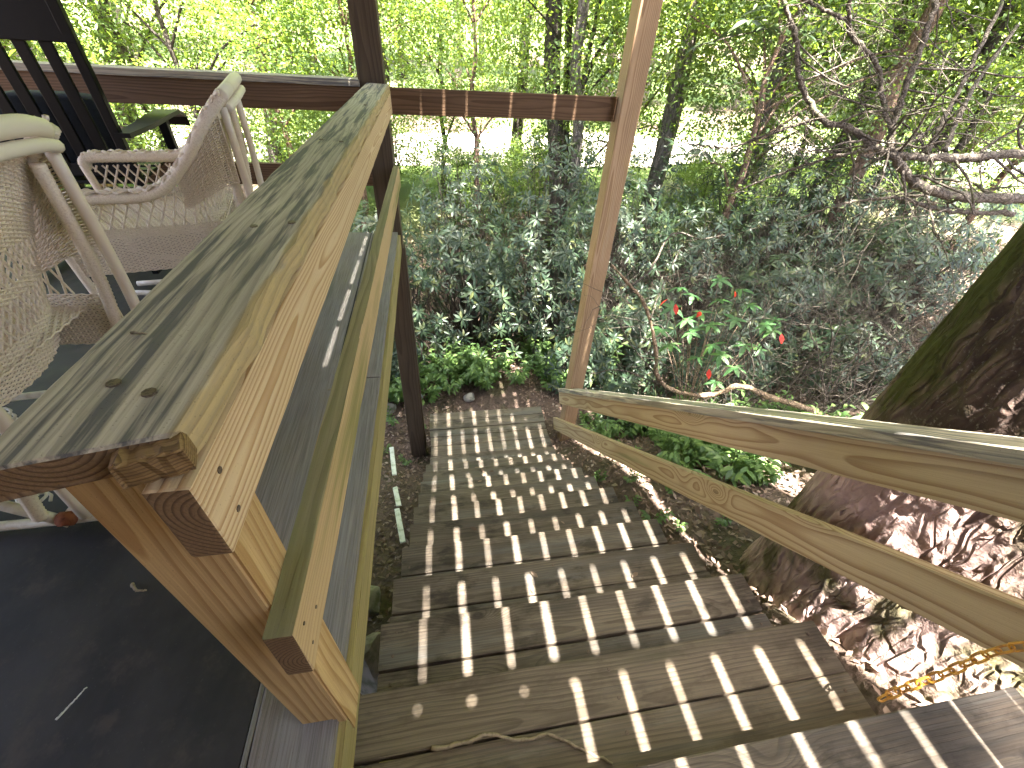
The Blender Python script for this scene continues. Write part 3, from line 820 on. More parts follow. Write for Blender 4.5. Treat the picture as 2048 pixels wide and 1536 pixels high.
def whorl_mesh(name, mat, n, L, W, pitch0=.25, droop=.25, spread=.25, segs=4, rng=random):
    V = []; F = []; c = 0
    for k in range(n):
        l = L * rng.uniform(.75, 1.1); lv, lf = leaf_geo(l, W * rng.uniform(.85, 1.15), droop * rng.uniform(.4, 1.5), .25, segs)
        R = rotm(2 * PI * k / n + rng.uniform(-.25, .25), pitch0 + rng.uniform(-spread, spread), rng.uniform(-.4, .4))
        lv = (lv + np.array([.012, 0, 0])) @ R.T
        V.append(lv); F.append(lf + c); c += len(lv)
    return tri_mesh(name, np.concatenate(V), np.concatenate(F), mat, True)


M['rhodo'] = leaf_mat('rhododendron_leaf', [(.019, .037, .021), (.030, .054, .027), (.026, .045, .030), (.044, .070, .030), (.034, .055, .034), (.10, .115, .04)], .16, .42, .4, (.12, .22, .04))
M['azalea'] = leaf_mat('fresh_green_leaf', [(.04, .10, .035), (.06, .14, .045), (.05, .12, .05), (.09, .18, .05)], .3, .4, .45, (.20, .38, .06))
M['red'] = leaf_mat('red_leaf', [(.50, .035, .03), (.62, .06, .045)], .35, .45, .4, (.7, .06, .04))
M['maple'] = leaf_mat('understory_leaf', [(.075, .125, .05), (.115, .185, .065), (.155, .225, .07), (.10, .17, .075), (.21, .275, .08)], .48, .45, .35, (.34, .46, .03))
M['canopy'] = leaf_mat('canopy_leaf', [(.065, .11, .045), (.10, .155, .06), (.135, .20, .065), (.185, .245, .075), (.09, .14, .07)], .48, .45, .35, (.32, .42, .03))
M['fern'] = leaf_mat('seedling_leaf', [(.05, .10, .035), (.085, .15, .045), (.13, .20, .055)], .35, .45, .4, (.22, .42, .05))


def leaf_cloud(name, mat, centers, radii, per, L, W, flat=.5, seed=1, tilt=.55):
    """many small folded leaves round clump centres, as one mesh"""
    rg = np.random.default_rng(seed); C = np.asarray(centers, float); n = len(C) * per
    c = np.repeat(C, per, 0); r = np.repeat(np.asarray(radii, float) * np.ones(len(C)), per)
    p = rg.normal(0, .5, (n, 3)) * np.stack([r, r, r * flat], -1) + c
    yaw = rg.uniform(0, 2 * PI, n); pit = rg.normal(-.25, tilt, n); rol = rg.normal(0, .5, n)
    l = L * rg.uniform(.6, 1.25, n); wd = W * rg.uniform(.7, 1.2, n)
    cy, sy, cp, sp, cr, sr = np.cos(yaw), np.sin(yaw), np.cos(pit), np.sin(pit), np.cos(rol), np.sin(rol)
    ax = np.stack([cy * cp, sy * cp, sp], -1); s0 = np.stack([-sy, cy, 0 * cy], -1); u0 = np.cross(ax, s0)
    sd = s0 * cr[:, None] + u0 * sr[:, None]; up = np.cross(ax, sd)
    m = p + ax * (l * .45)[:, None]
    a = p; t = p + ax * l[:, None] - up * (l * .12)[:, None]
    q = (wd * .5)[:, None]; h = (wd * .12)[:, None]
    V = np.stack([a, m + sd * q + up * h, t, m - sd * q + up * h], 1).reshape(-1, 3)
    i = np.arange(n) * 4
    F = np.concatenate([np.stack([i, i + 1, i + 2], -1), np.stack([i, i + 2, i + 3], -1)])
    return tri_mesh(name, V, F, mat)


def grow(rng, p, d, L, r, depth, out, tips, bend=.35, up=.15, nb=3, shrink=.62, seg=6, droop=0.0):
    """recursive branch; out gets (points, radii)"""
    pts = [np.array(p, float)]; d = np.array(d, float); d /= np.linalg.norm(d)
    for i in range(seg):
        d = d + rng.normal(0, bend, 3) * .35 + np.array([0, 0, (up - droop * i / seg) * .3]); d /= np.linalg.norm(d)
        pts.append(pts[-1] + d * L / seg)
    rad = [r * (1 - .5 * i / seg) for i in range(seg + 1)]
    out.append((pts, rad))
    if depth == 0:
        tips.append((pts[-1], d)); return
    for k in range(nb):
        i = rng.integers(max(1, seg // 2), seg + 1) if k else seg
        nd = d * .6 + rng.normal(0, .55, 3)
        grow(rng, pts[i], nd, L * shrink * rng.uniform(.75, 1.2), rad[i] * .68, depth - 1, out, tips, bend, up, nb, shrink, max(3, seg - 1), droop)


def branch_mesh(name, out, mat, seg=5):
    mb = MB()
    for pts, rad in out:
        s = max(3, seg if rad[0] > .006 else 3)
        mb.add(*tube_geo(pts, rad, s, caps=False))
    return mb.mesh(name, mat, True)


# ------------------------------------------------------------------ the great leaning-over trunk beside the stairs
TC = np.array([1.845, .565]); TRAD = .475
def vnoise(P, seed=0):
    """smooth 3-D value noise in 0..1"""
    P = np.asarray(P, float); I = np.floor(P).astype(np.int64); f = P - I; f = f * f * (3 - 2 * f)
    def h(i, j, k):
        n = (i * 374761393 + j * 668265263 + k * 2147483647 + seed * 1274126177) & 0xffffffff
        n = ((n ^ (n >> 13)) * 1274126177) & 0xffffffff
        n = ((n ^ (n >> 16)) * 2246822519) & 0xffffffff
        return ((n ^ (n >> 15)) & 0xffff) / 65535.0
    r = 0
    for a in (0, 1):
        for b in (0, 1):
            for c in (0, 1):
                w_ = (f[..., 0] if a else 1 - f[..., 0]) * (f[..., 1] if b else 1 - f[..., 1]) * (f[..., 2] if c else 1 - f[..., 2])
                r = r + w_ * h(I[..., 0] + a, I[..., 1] + b, I[..., 2] + c)
    return r


def trunk_mesh():
    nz, na = 300, 300
    t = np.linspace(0, 1, nz + 1)[:, None]; z = -2.4 + 7.6 * t ** 1.5; h = z + 2.1
    a = (2 * PI * np.arange(na) / na)[None, :]
    z = np.broadcast_to(z, (nz + 1, na)); h = np.broadcast_to(h, (nz + 1, na)); a = np.broadcast_to(a, (nz + 1, na))
    U = np.stack([np.cos(a), np.sin(a)], -1)
    big_ = vnoise(np.stack([U[..., 0] * 2, U[..., 1] * 2, z * .8], -1), 1)
    wp = vnoise(np.stack([U[..., 0] * 5, U[..., 1] * 5, z * 3], -1), 2) - .5
    fur = vnoise(np.stack([U[..., 0] * 11 + wp * 1.8, U[..., 1] * 11 + wp * 1.8, z * 2.8], -1), 3)
    cr = np.clip(np.abs(fur - .5) * 12, 0, 1) ** .6
    fine = vnoise(np.stack([U[..., 0] * 30, U[..., 1] * 30, z * 22], -1), 4); mid_ = vnoise(np.stack([U[..., 0] * 15, U[..., 1] * 15, z * 8], -1), 5)
    wf = np.clip(np.cos(a - math.radians(290)), 0, 1) ** .9
    r = TRAD * (1 + .06 * np.exp(-np.maximum(h, -.2) / .25) + .60 * wf * np.minimum(np.exp(-(z + 1.5) / .55), 1.4) - .035 * h) * (1 + .10 * (big_ - .5)) + .014 * (cr - 1) + .006 * (mid_ - .5) + .008 * (fine - .5)
    V = np.stack([TC[0] + .02 * h + r * U[..., 0], TC[1] + .015 * h + r * U[..., 1], z], -1).reshape(-1, 3)
    i = np.arange(nz)[:, None] * na; k = np.arange(na)[None, :]
    F = np.stack([i + k, i + (k + 1) % na, i + na + (k + 1) % na, i + na + k], -1).reshape(-1, 4)
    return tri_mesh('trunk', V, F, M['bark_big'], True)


big = thing('big_tree', 'massive mossy tree trunk with furrowed bark right beside the stairs', 'tree', (TC[0], TC[1], -2.1))
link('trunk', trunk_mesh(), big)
rg = np.random.default_rng(11); out = []; tips = []
for k in range(15):
    a = -.25 + 2.9 * k / 14; grow(rg, (TC[0] + .15, TC[1] + .1, 3.4 + .16 * k), (math.cos(a), math.sin(a), .32), 3.6, .10, 2, out, tips, .3, .12, 4, .7)
link('limbs', branch_mesh('limbs', out, M['bark_grey']), big)
tips = [p for p, _ in tips if p[1] > 2.3 or p[0] > 3.2] ; print('tips', len(tips))  # clumps left out where they would keep sun off the trunk
link('crown', leaf_cloud('crown', M['canopy'], tips, [.95] * len(tips), 320, .11, .06, .45, 4), big)  # unseen crown, spread wide and dense to shade the shrubs

# ------------------------------------------------------------------ gnarled branches overhanging on the right
def zpx(pts, Y0, Y1, s=2.926, ox=1348, oy=0):
    n = len(pts); return [np.array(at(ox + x / s, oy + y / s, Y=Y0 + (Y1 - Y0) * i / max(1, n - 1))) for i, (x, y) in enumerate(pts)]


gn = thing('gnarled_shrub', 'large gnarled leggy shrub with lichened crooked branches behind the big trunk', 'shrub', (3.4, 2.7, float(gz(3.4, 2.7))))
rg = np.random.default_rng(21)
mains = [(zpx([(1270, 900), (1180, 865), (1030, 750), (860, 690), (740, 480), (720, 250), (640, 0), (600, -150)], 2.65, 3.1), .024, .011),
         (zpx([(1270, 880), (1280, 740), (1400, 400), (1530, 30), (1580, -160)], 2.65, 2.9), .022, .012),
         (zpx([(1275, 760), (1230, 640), (1190, 380), (1040, 210), (1000, 120), (800, 20), (650, -80)], 2.7, 3.2), .016, .008),
         (zpx([(2400, 880), (2048, 895), (1750, 915), (1420, 920), (1270, 890)], 2.55, 2.65), .030, .020),
         (zpx([(2400, 1190), (2048, 1165), (1700, 1150), (1430, 1080), (1270, 900)], 2.5, 2.65), .040, .026),
         (zpx([(1990, 1250), (1600, 1235), (1300, 1160), (1000, 1190), (700, 1290)], 2.5, 2.9), .018, .006),
         (zpx([(1180, 865), (850, 940), (560, 1040), (300, 1150)], 2.65, 3.2), .013, .005),
         (zpx([(860, 690), (540, 790), (330, 860), (150, 850), (20, 830)], 2.85, 3.3), .011, .004),
         (zpx([(1030, 210), (1020, 60), (1060, -120)], 3.0, 2.9), .012, .008),
         (zpx([(1480, 900), (1650, 560), (1900, 60), (1960, -150)], 3.0, 3.4), .016, .010),
         (zpx([(1580, 880), (1750, 520), (2010, 150)], 3.3, 3.8), .020, .012)]
twigs = []; tips = []
for pts, r0, r1 in mains:
    P = smooth_path(pts, 10 * len(pts)); P = P + RNG.normal(0, .004, P.shape)
    rad = [(r0 + (r1 - r0) * k / (len(P) - 1)) * (1 + .12 * math.sin(k * .9)) for k in range(len(P))]
    MB().add(*tube_geo(P, rad, 8)).build('branch', M['twig'], gn, None, True)
    for k in range(4, len(P), 4):
        d = rg.normal(0, 1, 3); d[2] = d[2] * .6 - .1
        grow(rg, P[k], d, rg.uniform(.25, .6), rad[k] * .38, 2, twigs, tips, .5, .05, 3, .7, 6, .35)
link('twigs', branch_mesh('twigs', twigs, M['twig'], 4), gn)
WH = [whorl_mesh('leaf_whorl', M['rhodo'], n, L, .030, .2, .3, .3, 4, random.Random(n)) for n, L in ((7, .105), (8, .115), (9, .098), (7, .11))]
for px, py, Y in ((1500, 40, 3.0), (1520, 20, 3.1), (1470, 60, 3.2), (1535, 55, 2.9), (1560, 15, 3.0), (1405, 300, 3.3), (1372, 310, 3.4), (1350, 290, 3.3), (1400, 90, 3.3), (1610, 70, 3.1)):
    p = at(px, py, Y=Y)
    link('leaf_whorl', WH[random.randrange(4)], gn, Matrix.Translation(p) @ Matrix.Rotation(random.uniform(0, 6), 4, 'Z') @ Matrix.Rotation(random.uniform(-.6, .6), 4, 'X'))

# the bare twiggy thicket lower right
bare = [((3.2, 3.0), 'tangle of bare grey twigs behind the handrail, next to the big trunk'), ((4.3, 3.9), 'tangle of bare grey twigs farther back, right of the red-leaved sapling'), ((2.9, 4.6), 'tangle of bare twigs behind the red-leaved sapling'), ((4.1, 2.75), 'tangle of bare twigs hard against the left side of the big trunk'), ((5.4, 3.3), 'tangle of bare twigs beneath the gnarled branches fork')]
for i, ((bx, by), lab) in enumerate(bare):
    z = float(gz(bx, by)); t = thing('bare_thicket', lab, 'shrub', (bx, by, z), 'bare twig thickets on the slope')
    rg = np.random.default_rng(40 + i); out = []; tips = []
    for k in range(26):
        a = rg.uniform(0, 2 * PI); b = rg.uniform(.35, 1.5)
        grow(rg, (bx + rg.normal(0, .12), by + rg.normal(0, .12), z), (math.cos(a), math.sin(a), b), rg.uniform(.8, 1.4), .011, 3, out, tips, .55, .35, 3, .66, 7, .5)
    link('stems', branch_mesh('stems', out, M['twig'], 4), t)

# the low curved limb with its twigs
lb = thing('fallen_limb', 'pale crooked limb snaking low behind the handrail and bending upward', 'branch', tuple(at(1480, 775, Y=2.7)))
P0 = [(1700, 862, 2.35), (1640, 830, 2.4), (1600, 812, 2.45), (1545, 795, 2.5), (1480, 773, 2.6), (1420, 790, 2.7), (1350, 782, 2.8), (1315, 752, 2.85), (1312, 700, 2.9), (1290, 610, 3.0), (1255, 565, 3.05), (1222, 530, 3.1)]
pp = smooth_path([np.array(at(x, y, Y=Y)) for x, y, Y in P0], 90); pp = pp + RNG.normal(0, .003, pp.shape)
MB().add(*tube_geo(pp, [.034 - .024 * k / (len(pp) - 1) + .003 * math.sin(k * .8) for k in range(len(pp))], 9)).build('limb', M['twig_tan'], lb, None, True)
for path, r in (([(1350, 782, 2.8), (1310, 765, 2.9), (1240, 740, 3.0), (1180, 748, 3.1)], .010), ([(1262, 572, 3.05), (1300, 540, 3.1), (1345, 468, 3.2), (1400, 478, 3.3), (1450, 470, 3.4)], .010),
                ([(1330, 768, 2.83), (1270, 700, 3.0), (1235, 640, 3.1)], .008), ([(1300, 640, 2.95), (1330, 560, 3.1), (1360, 500, 3.3)], .006), ([(1222, 530, 3.1), (1215, 440, 3.2), (1250, 380, 3.3)], .006)):
    q = smooth_path([np.array(at(x, y, Y=Y)) for x, y, Y in path], 24)
    MB().add(*tube_geo(q + RNG.normal(0, .003, q.shape), [r * (1 - .5 * k / len(q)) for k in range(len(q))], 6)).build('side_branch', M['twig'], lb, None, True)
tw = []; tt = []
rg = np.random.default_rng(77)
for k in range(30, len(pp), 4): grow(rg, pp[k], rg.normal(0, 1, 3), .4, .005, 2, tw, tt, .5, .2, 2, .7, 5, .2)
link('twigs', branch_mesh('twigs', tw, M['twig'], 3), lb)

# red-leaved sapling: every leaf an object
sp = thing('sapling', 'green sapling with whorled leaves and a few bright red ones behind the handrail', 'sapling', (2.62, 3.05, float(gz(2.62, 3.05))))
LM = [tri_mesh('leaf', *leaf_geo(.115, .043, .22, .2, 4), M['azalea'], True), tri_mesh('leaf', *leaf_geo(.13, .048, .35, .25, 4), M['azalea'], True)]
RM = tri_mesh('leaf', *leaf_geo(.10, .045, .15, .2, 4), M['red'], True)
rg = np.random.default_rng(5); wh = []
for px, py, Y in ((1345, 615, 3.3), (1385, 590, 3.4), (1440, 600, 3.5), (1470, 640, 3.2), (1420, 650, 3.1), (1380, 665, 3.1), (1340, 690, 3.0), (1500, 610, 3.4), (1530, 650, 3.3), (1490, 690, 3.1), (1440, 710, 3.0), (1395, 715, 2.95), (1470, 735, 2.95), (1520, 700, 3.2), (1545, 660, 3.3), (1400, 625, 3.3), (1360, 575, 3.5), (1440, 560, 3.6), (1425, 690, 2.9), (1430, 765, 2.85), (1375, 640, 3.2), (1480, 580, 3.6), (1550, 640, 3.4), (1320, 660, 3.1)):
    p = at(px, py, Y=Y); wh.append(np.array(p)); n = random.choice((5, 6, 6, 7)); a0 = random.uniform(0, 6)
    tiltx, tilty = random.uniform(-.35, .35), random.uniform(-.5, .1)
    for k in range(n):
        R = Matrix.Rotation(tiltx, 4, 'X') @ Matrix.Rotation(tilty, 4, 'Y') @ Matrix.Rotation(a0 + 2 * PI * k / n, 4, 'Z') @ Matrix.Rotation(random.uniform(-.15, .3), 4, 'Y')
        s = random.uniform(.8, 1.15)
        link('leaf', LM[k % 2], sp, Matrix.Translation(p) @ R @ Matrix.Scale(s, 4))
for px, py, Y, a in ((1336, 612, 3.2, 2.6), (1351, 622, 3.2, 4.8), (1563, 682, 3.1, 4.7), (1418, 752, 2.85, 4.6), (1402, 638, 3.2, 1.2), (1470, 596, 3.4, .4)):
    o = link('leaf', RM, sp, Matrix.Translation(at(px, py - 14, Y=Y)) @ Matrix.Rotation(a, 4, 'Z') @ Matrix.Rotation(.9, 4, 'Y') @ Matrix.Rotation(.5, 4, 'X')); o['label'] = 'bright red leaf'
mb = MB(); base = np.array([2.62, 3.05, float(gz(2.62, 3.05)) - .02])
for q in wh:
    m_ = base + (q - base) * .55 + np.array([0, 0, .12]); mb.add(*tube_geo(smooth_path([base, m_, q], 10), [.007 - .005 * k / 10 for k in range(len(smooth_path([base, m_, q], 10)))], 4, caps=False))
mb.build('stems', M['twig_tan'], sp, None, True)


# ------------------------------------------------------------------ rhododendrons
def rhodo(x, y, h, r, n, lab, seed, s=1.0):
    z = float(gz(x, y)); t = thing('rhododendron', lab, 'shrub', (x, y, z), 'dark rhododendrons below the stairs')
    rg = np.random.default_rng(seed); mb = MB()
    for k in range(n):
        a = rg.uniform(0, 2 * PI); q = math.sqrt(rg.uniform(0.02, 1)); hh = rg.uniform(.12, 1) ** .8
        rad = r * q * (1.0 - .35 * max(0, hh - .5) * 2)
        p = np.array([x + rad * math.cos(a), y + rad * math.sin(a), z + h * hh * (1 - .25 * q * q) + rg.normal(0, .06)])
        dirv = Vector((math.cos(a) * q, math.sin(a) * q - .35, .75)).normalized()
        Mx = Matrix.Translation(p) @ dirv.to_track_quat('Z', 'Y').to_matrix().to_4x4() @ Matrix.Rotation(rg.uniform(0, 6), 4, 'Z') @ Matrix.Scale(s * rg.uniform(.8, 1.25), 4)
        link('leaf_whorl', WH[rg.integers(4)], t, Mx)
        if k % 2 == 0:
            b = np.array([x + rg.normal(0, .15), y + rg.normal(0, .15), z])
            c = smooth_path([b, b + (p - b) * .5 + rg.normal(0, .12, 3), p], 8); mb.add(*tube_geo(c, [.013 - .010 * i / (len(c) - 1) for i in range(len(c))], 4, caps=False))
    mb.build('stems', M['twig'], t, None, True)
    return t


RH = [(-.75, 5.3, 2.2, .9, 190, 'rhododendron just right of the dark post, leftmost of the front row'),
      (.35, 5.5, 2.1, 1.0, 230, 'rhododendron straight ahead of the stair foot, full of narrow leaves'),
      (1.45, 5.35, 1.95, 1.0, 230, 'rhododendron left of the reddish post, behind the stair foot'),
      (2.6, 5.9, 2.5, 1.1, 220, 'rhododendron seen just right of the reddish post'),
      (3.9, 5.7, 2.0, 1.1, 200, 'rhododendron in shade behind the red-leaved sapling'),
      (5.3, 5.6, 2.1, 1.2, 200, 'rhododendron in deep shade left of the big trunk'),
      (.5, 7.4, 2.6, 1.2, 200, 'taller rhododendron in the second row beyond the stair foot'),
      (2.0, 7.0, 3.1, 1.0, 200, 'tall rhododendron beneath the far rail, beside the reddish post'),
      (3.9, 7.9, 2.5, 1.4, 180, 'rhododendron of the second row right of the reddish post'),
      (6.2, 7.6, 2.6, 1.5, 180, 'rhododendron of the second row far to the right'),
      (-1.9, 7.2, 2.1, 1.3, 160, 'rhododendron below the porch end rail behind the guard rail'),
      (4.6, 4.5, 1.35, .9, 170, 'low rhododendron in shade among the bare twigs'),
      (5.9, 4.2, 1.7, 1.0, 170, 'rhododendron half hidden by bare twigs close to the big trunk'),
      (6.9, 6.3, 2.4, 1.2, 170, 'rhododendron in shade above the gnarled branches fork'),
      (4.9, 3.35, .9, .8, 130, 'low rhododendron on the shaded ground beside the big trunk'),
      (3.75, 4.0, 1.0, .8, 150, 'low rhododendron just right of the red-leaved sapling'),
      (1.75, 4.15, .85, .5, 110, 'low rhododendron at the foot of the reddish post'),
      (2.55, 4.35, 1.1, .65, 130, 'low rhododendron between the reddish post and the sapling'),
      (-.75, 4.5, 1.0, .5, 110, 'low rhododendron behind the dark post foot'),
      (2.15, 3.45, .55, .4, 80, 'knee-high rhododendron under the crooked limb'),
      (3.3, 3.55, .75, .55, 110, 'knee-high rhododendron under the red-leaved sapling'),
      (7.2, 5.0, 2.0, 1.2, 160, 'rhododendron glimpsed among bare twigs left of the big trunk')]
for i, (x, y, h, r, n, lab) in enumerate(RH): rhodo(x, y, h, r, min(298, int(n * 1.4)), lab, 100 + i)

# ------------------------------------------------------------------ seedlings and ground cover
def plant_mesh(name, seed, h, n, L, W, mat):
    rg = random.Random(seed); V = []; F = []; c = 0
    for k in range(n):
        a = rg.uniform(0, 6.28); l = h * rg.uniform(.45, 1.0)
        top = np.array([.45 * l * math.cos(a), .45 * l * math.sin(a), l])
        tv, tf = tube_geo(smooth_path([(0, 0, -.03), top * .55 + np.array([0, 0, .1 * l]), top], 5), .0022, 3, caps=False)
        tv = np.array(tv); tf = np.array(tf); V.append(tv); F.append(tf + c); c += len(tv)
        for j in range(7):
            t = .35 + .65 * j / 6; p = top * t
            lv, lf = leaf_geo(L * rg.uniform(.7, 1.15), W * rg.uniform(.8, 1.1), .25, .2, 3)
            R = rotm(a + (1.2 if j % 2 else -1.2) * (1 - t * .6) + rg.uniform(-.4, .4), rg.uniform(-.1, .45), rg.uniform(-.4, .4))
            V.append(lv @ R.T + p); F.append(lf + c); c += len(lv)
    return tri_mesh(name, np.concatenate(V), np.concatenate(F), mat, True)


PM = [plant_mesh('foliage', 60 + i, h, n, L, W, M['fern']) for i, (h, n, L, W) in enumerate(((.34, 7, .075, .028), (.28, 8, .065, .034), (.45, 8, .085, .03), (.2, 6, .07, .035)))]


def seedlings(spots, label, group, smin=.8, smax=1.3):
    for i, (x, y) in enumerate(spots):
        t = thing('seedling', label, 'plant', (x, y, float(gz(x, y))), group)
        link('foliage', PM[random.randrange(4)], t, Matrix.Translation((x, y, float(gz(x, y)))) @ Matrix.Rotation(random.uniform(0, 6.28), 4, 'Z') @ Matrix.Scale(random.uniform(smin, smax), 4))


rs = random.Random(3)
seedlings([(rs.uniform(1.6, 3.5), rs.uniform(1.55, 3.5)) for _ in range(120)], 'small leafy seedling in the sunny ground cover beyond the handrail', 'seedlings beyond the handrail', .8, 1.3)
seedlings([(rs.uniform(-.9, 2.2), rs.uniform(3.95, 4.9)) for _ in range(80)], 'leafy seedling in the green bank at the foot of the stairs', 'seedlings at the stair foot', .9, 1.7)
seedlings([(1.22, 1.55), (1.3, 1.8), (1.18, 2.0), (1.35, 1.25), (1.5, 1.6), (1.25, 1.38), (1.45, 2.1), (1.62, 1.25)], 'seedling sprouting between the stair edge and the handrail', 'seedlings beside the treads', .35, .6)
seedlings([(-.45, 3.15), (-.38, 3.55), (-.6, 3.7), (-.28, 3.62), (-.7, 3.3), (-.55, 4.0)], 'seedling by the foot of the dark post', 'seedlings by the dark post', .4, .8)

# leaf litter on the soil: nobody could count it
rg = np.random.default_rng(9)
n = 15000
lx = np.concatenate([rg.uniform(-1.6, .2, 4200), rg.uniform(.9, 4.2, n - 4200)]); ly = np.concatenate([rg.uniform(.3, 5.0, 4200), rg.uniform(-.8, 5.0, n - 4200)])
yaw = rg.uniform(0, 6.28, n); l = rg.uniform(.022, .062, n); wv = l * rg.uniform(.3, .6, n)
p = np.stack([lx, ly, gz(lx, ly) + rg.uniform(.004, .03, n)], -1)
ax = np.stack([np.cos(yaw), np.sin(yaw), rg.normal(0, .25, n)], -1); sd = np.stack([-np.sin(yaw), np.cos(yaw), rg.normal(0, .3, n)], -1)
up = np.array([0, 0, 1.0])
V = np.stack([p - ax * l[:, None] * .5, p + sd * wv[:, None] * .5 + up * (l * .12)[:, None], p + ax * l[:, None] * .5 + up * (rg.uniform(-.1, .3, n) * l)[:, None], p - sd * wv[:, None] * .5 + up * (l * .12)[:, None]], 1).reshape(-1, 3)
i4 = np.arange(n) * 4
tag(link('leaf_litter', tri_mesh('leaf_litter', V, np.concatenate([np.stack([i4, i4 + 1, i4 + 2], -1), np.stack([i4, i4 + 2, i4 + 3], -1)]), M['litter'])), 'brown dead leaves covering the soil around the stairs', 'leaf litter', None, 'stuff')

# a few leaves lying on the treads
LF = tri_mesh('fallen_leaf', *leaf_geo(.045, .022, -.2, .4, 3), M['litter'], True)
for i in range(16):
    k = random.choice((3, 5, 7, 8, 9, 10, 11, 11, 11)); zt_ = DZ - RISE * k
    x, y = random.uniform(-.1, 1.0), (.397 + RUN * (k - 1) - random.uniform(.02, .12)) if k < 11 else random.uniform(3.05, 3.5)
    o = link('fallen_leaf', LF, None, Matrix.Translation((x, y, zt_ + .008)) @ Matrix.Rotation(random.uniform(0, 6), 4, 'Z') @ Matrix.Rotation(.1, 4, 'X') @ Matrix.Scale(random.uniform(.5, 1.1), 4))
    tag(o, 'dry brown leaf scrap lying on the lower stair treads', 'leaf', 'leaf scraps on the treads')

# ------------------------------------------------------------------ rocks and the white strips left of the stairs
def rock(label, loc, s, seed, mat='rock'):
    bm = bmesh.new(); bmesh.ops.create_icosphere(bm, subdivisions=3, radius=1)
    rr = random.Random(seed); ph = [rr.uniform(0, 6) for _ in range(6)]
    pl = [(Vector((rr.uniform(-1, 1), rr.uniform(-1, 1), rr.uniform(-1, 1))).normalized(), rr.uniform(.55, .85)) for _ in range(9)]
    for v in bm.verts:
        for nrm, d in pl:
            e = v.co.dot(nrm) - d
            if e > 0: v.co -= nrm * e * .85
        v.co *= 1 + .05 * math.sin(4 * v.co.x + ph[0]) * math.sin(5 * v.co.y + ph[1]) + rr.uniform(-.012, .012)
        v.co = Vector((v.co.x * s[0], v.co.y * s[1], v.co.z * s[2]))
    me = bpy.data.meshes.new('rock'); bm.to_mesh(me); bm.free(); me.materials.append(M[mat])
    return tag(link('rock', me, None, Matrix.Translation(loc)), label, 'rock')


def gp(x, y, dz=0): return (x, y, float(gz(x, y)) + dz)
rock('mossy angular rock beside the left ends of the upper treads', gp(-.40, .80, .28), (.16, .14, .30), 1)
rock('pale flat rock wedged low between the porch rim and the upper treads', gp(-.36, .52, .42), (.13, .12, .30), 2)
rock('grey rock in the leaf litter left of the middle treads', gp(-.62, 1.35, .05), (.16, .14, .10), 3)
rock('blue grey rock on the ground left of the stair foot', gp(-.36, 4.02, .07), (.10, .10, .13), 4, 'rock_blue')
rock('rounded grey rock behind the foot of the dark post', gp(-.72, 3.9, .05), (.15, .12, .10), 5)
rock('small pale rock at the edge of the green bank', gp(.30, 4.05, .03), (.08, .07, .06), 6)
for i, (q0, q1, lab) in enumerate((((783, 895), (789, 950), 'short white trim strip by the dark post foot'), ((790, 975), (798, 1012), 'middle white trim strip left of the stairs'), ((794, 1018), (806, 1085), 'longest white trim strip left of the middle treads'))):
    za = [-3.36, -3.28, -3.16][i]; zb = [-3.28, -3.18, -3.02][i]
    b_ = board('trim_strip', at(*q0, Z=za), at(*q1, Z=zb), .042, .014, M['white_trim'], None, nx=6, jit=.001); tag(b_, lab, 'trim')

# ------------------------------------------------------------------ forest
def crown_pts(rg, n, R, H, z0, core=.25):
    out = []
    while len(out) < n:
        p = rg.uniform(-1, 1, 3); q = np.linalg.norm(p)
        if core < q < 1: out.append(p * np.array([R, R, H / 2]) + np.array([0, 0, z0 + H / 2]))
    return np.array(out)


def trunk_geo(seed, h, r, bend=.25):
    rg = np.random.default_rng(seed); n = 14
    pts = [(bend * math.sin(i / n * 2.2 + seed) * i / n + .04 * rg.normal(), bend * math.cos(i / n * 1.7 + seed) * i / n + .04 * rg.normal(), -.3 + (h + .3) * i / n) for i in range(n + 1)]
    return pts, [r * (1.25 if i == 0 else 1) * (1 - .7 * i / n) for i in range(n + 1)]


def make_tree_meshes(seed, h, r, R, H, z0, clumps, per, L, W, lm, bark, crad=.55, nlimb=9):
    rg = np.random.default_rng(seed); pts, rad = trunk_geo(seed, h, r)
    mb = MB(); mb.add(*tube_geo(pts, rad, 9))
    C = crown_pts(rg, clumps, R, H, z0)
    P = np.array(pts)
    for k in range(nlimb):
        tgt = C[k]; j = int(np.clip((tgt[2] - .9 * np.hypot(tgt[0], tgt[1]) * .5) / h * 14, 4, 13))
        c = smooth_path([P[j], (P[j] + tgt) / 2 + np.array([0, 0, .25]), tgt], 10)
        mb.add(*tube_geo(c, [rad[j] * .45 * (1 - .8 * i / len(c)) + .006 for i in range(len(c))], 5, caps=False))
    tm = mb.mesh('trunk', bark, True)
    cm = leaf_cloud('crown', lm, C, rg.uniform(.7, 1.3, clumps) * crad, per, L, W, .45, seed)
    return tm, cm


TA = [make_tree_meshes(s, 14, .22, 3.4, 11, 4.0, 150, 120, .155, .085, M['canopy'], M['bark_grey'] if s % 2 else M['bark_dark'], .95) for s in (1, 2, 3)]      # tall forest trees
TB = [make_tree_meshes(s, 6.5, .075, 1.9, 5.2, 1.6, 110, 95, .085, .05, M['maple'], M['bark_dark'] if s % 2 else M['bark_red'], .55, 12) for s in (4, 5, 6)]  # understory trees
TS = [make_tree_meshes(s, 2.0, .03, 1.2, 2.0, .15, 90, 90, .065, .036, M['maple'], M['bark_dark'], .4, 14) for s in (7, 8)]   # bushes


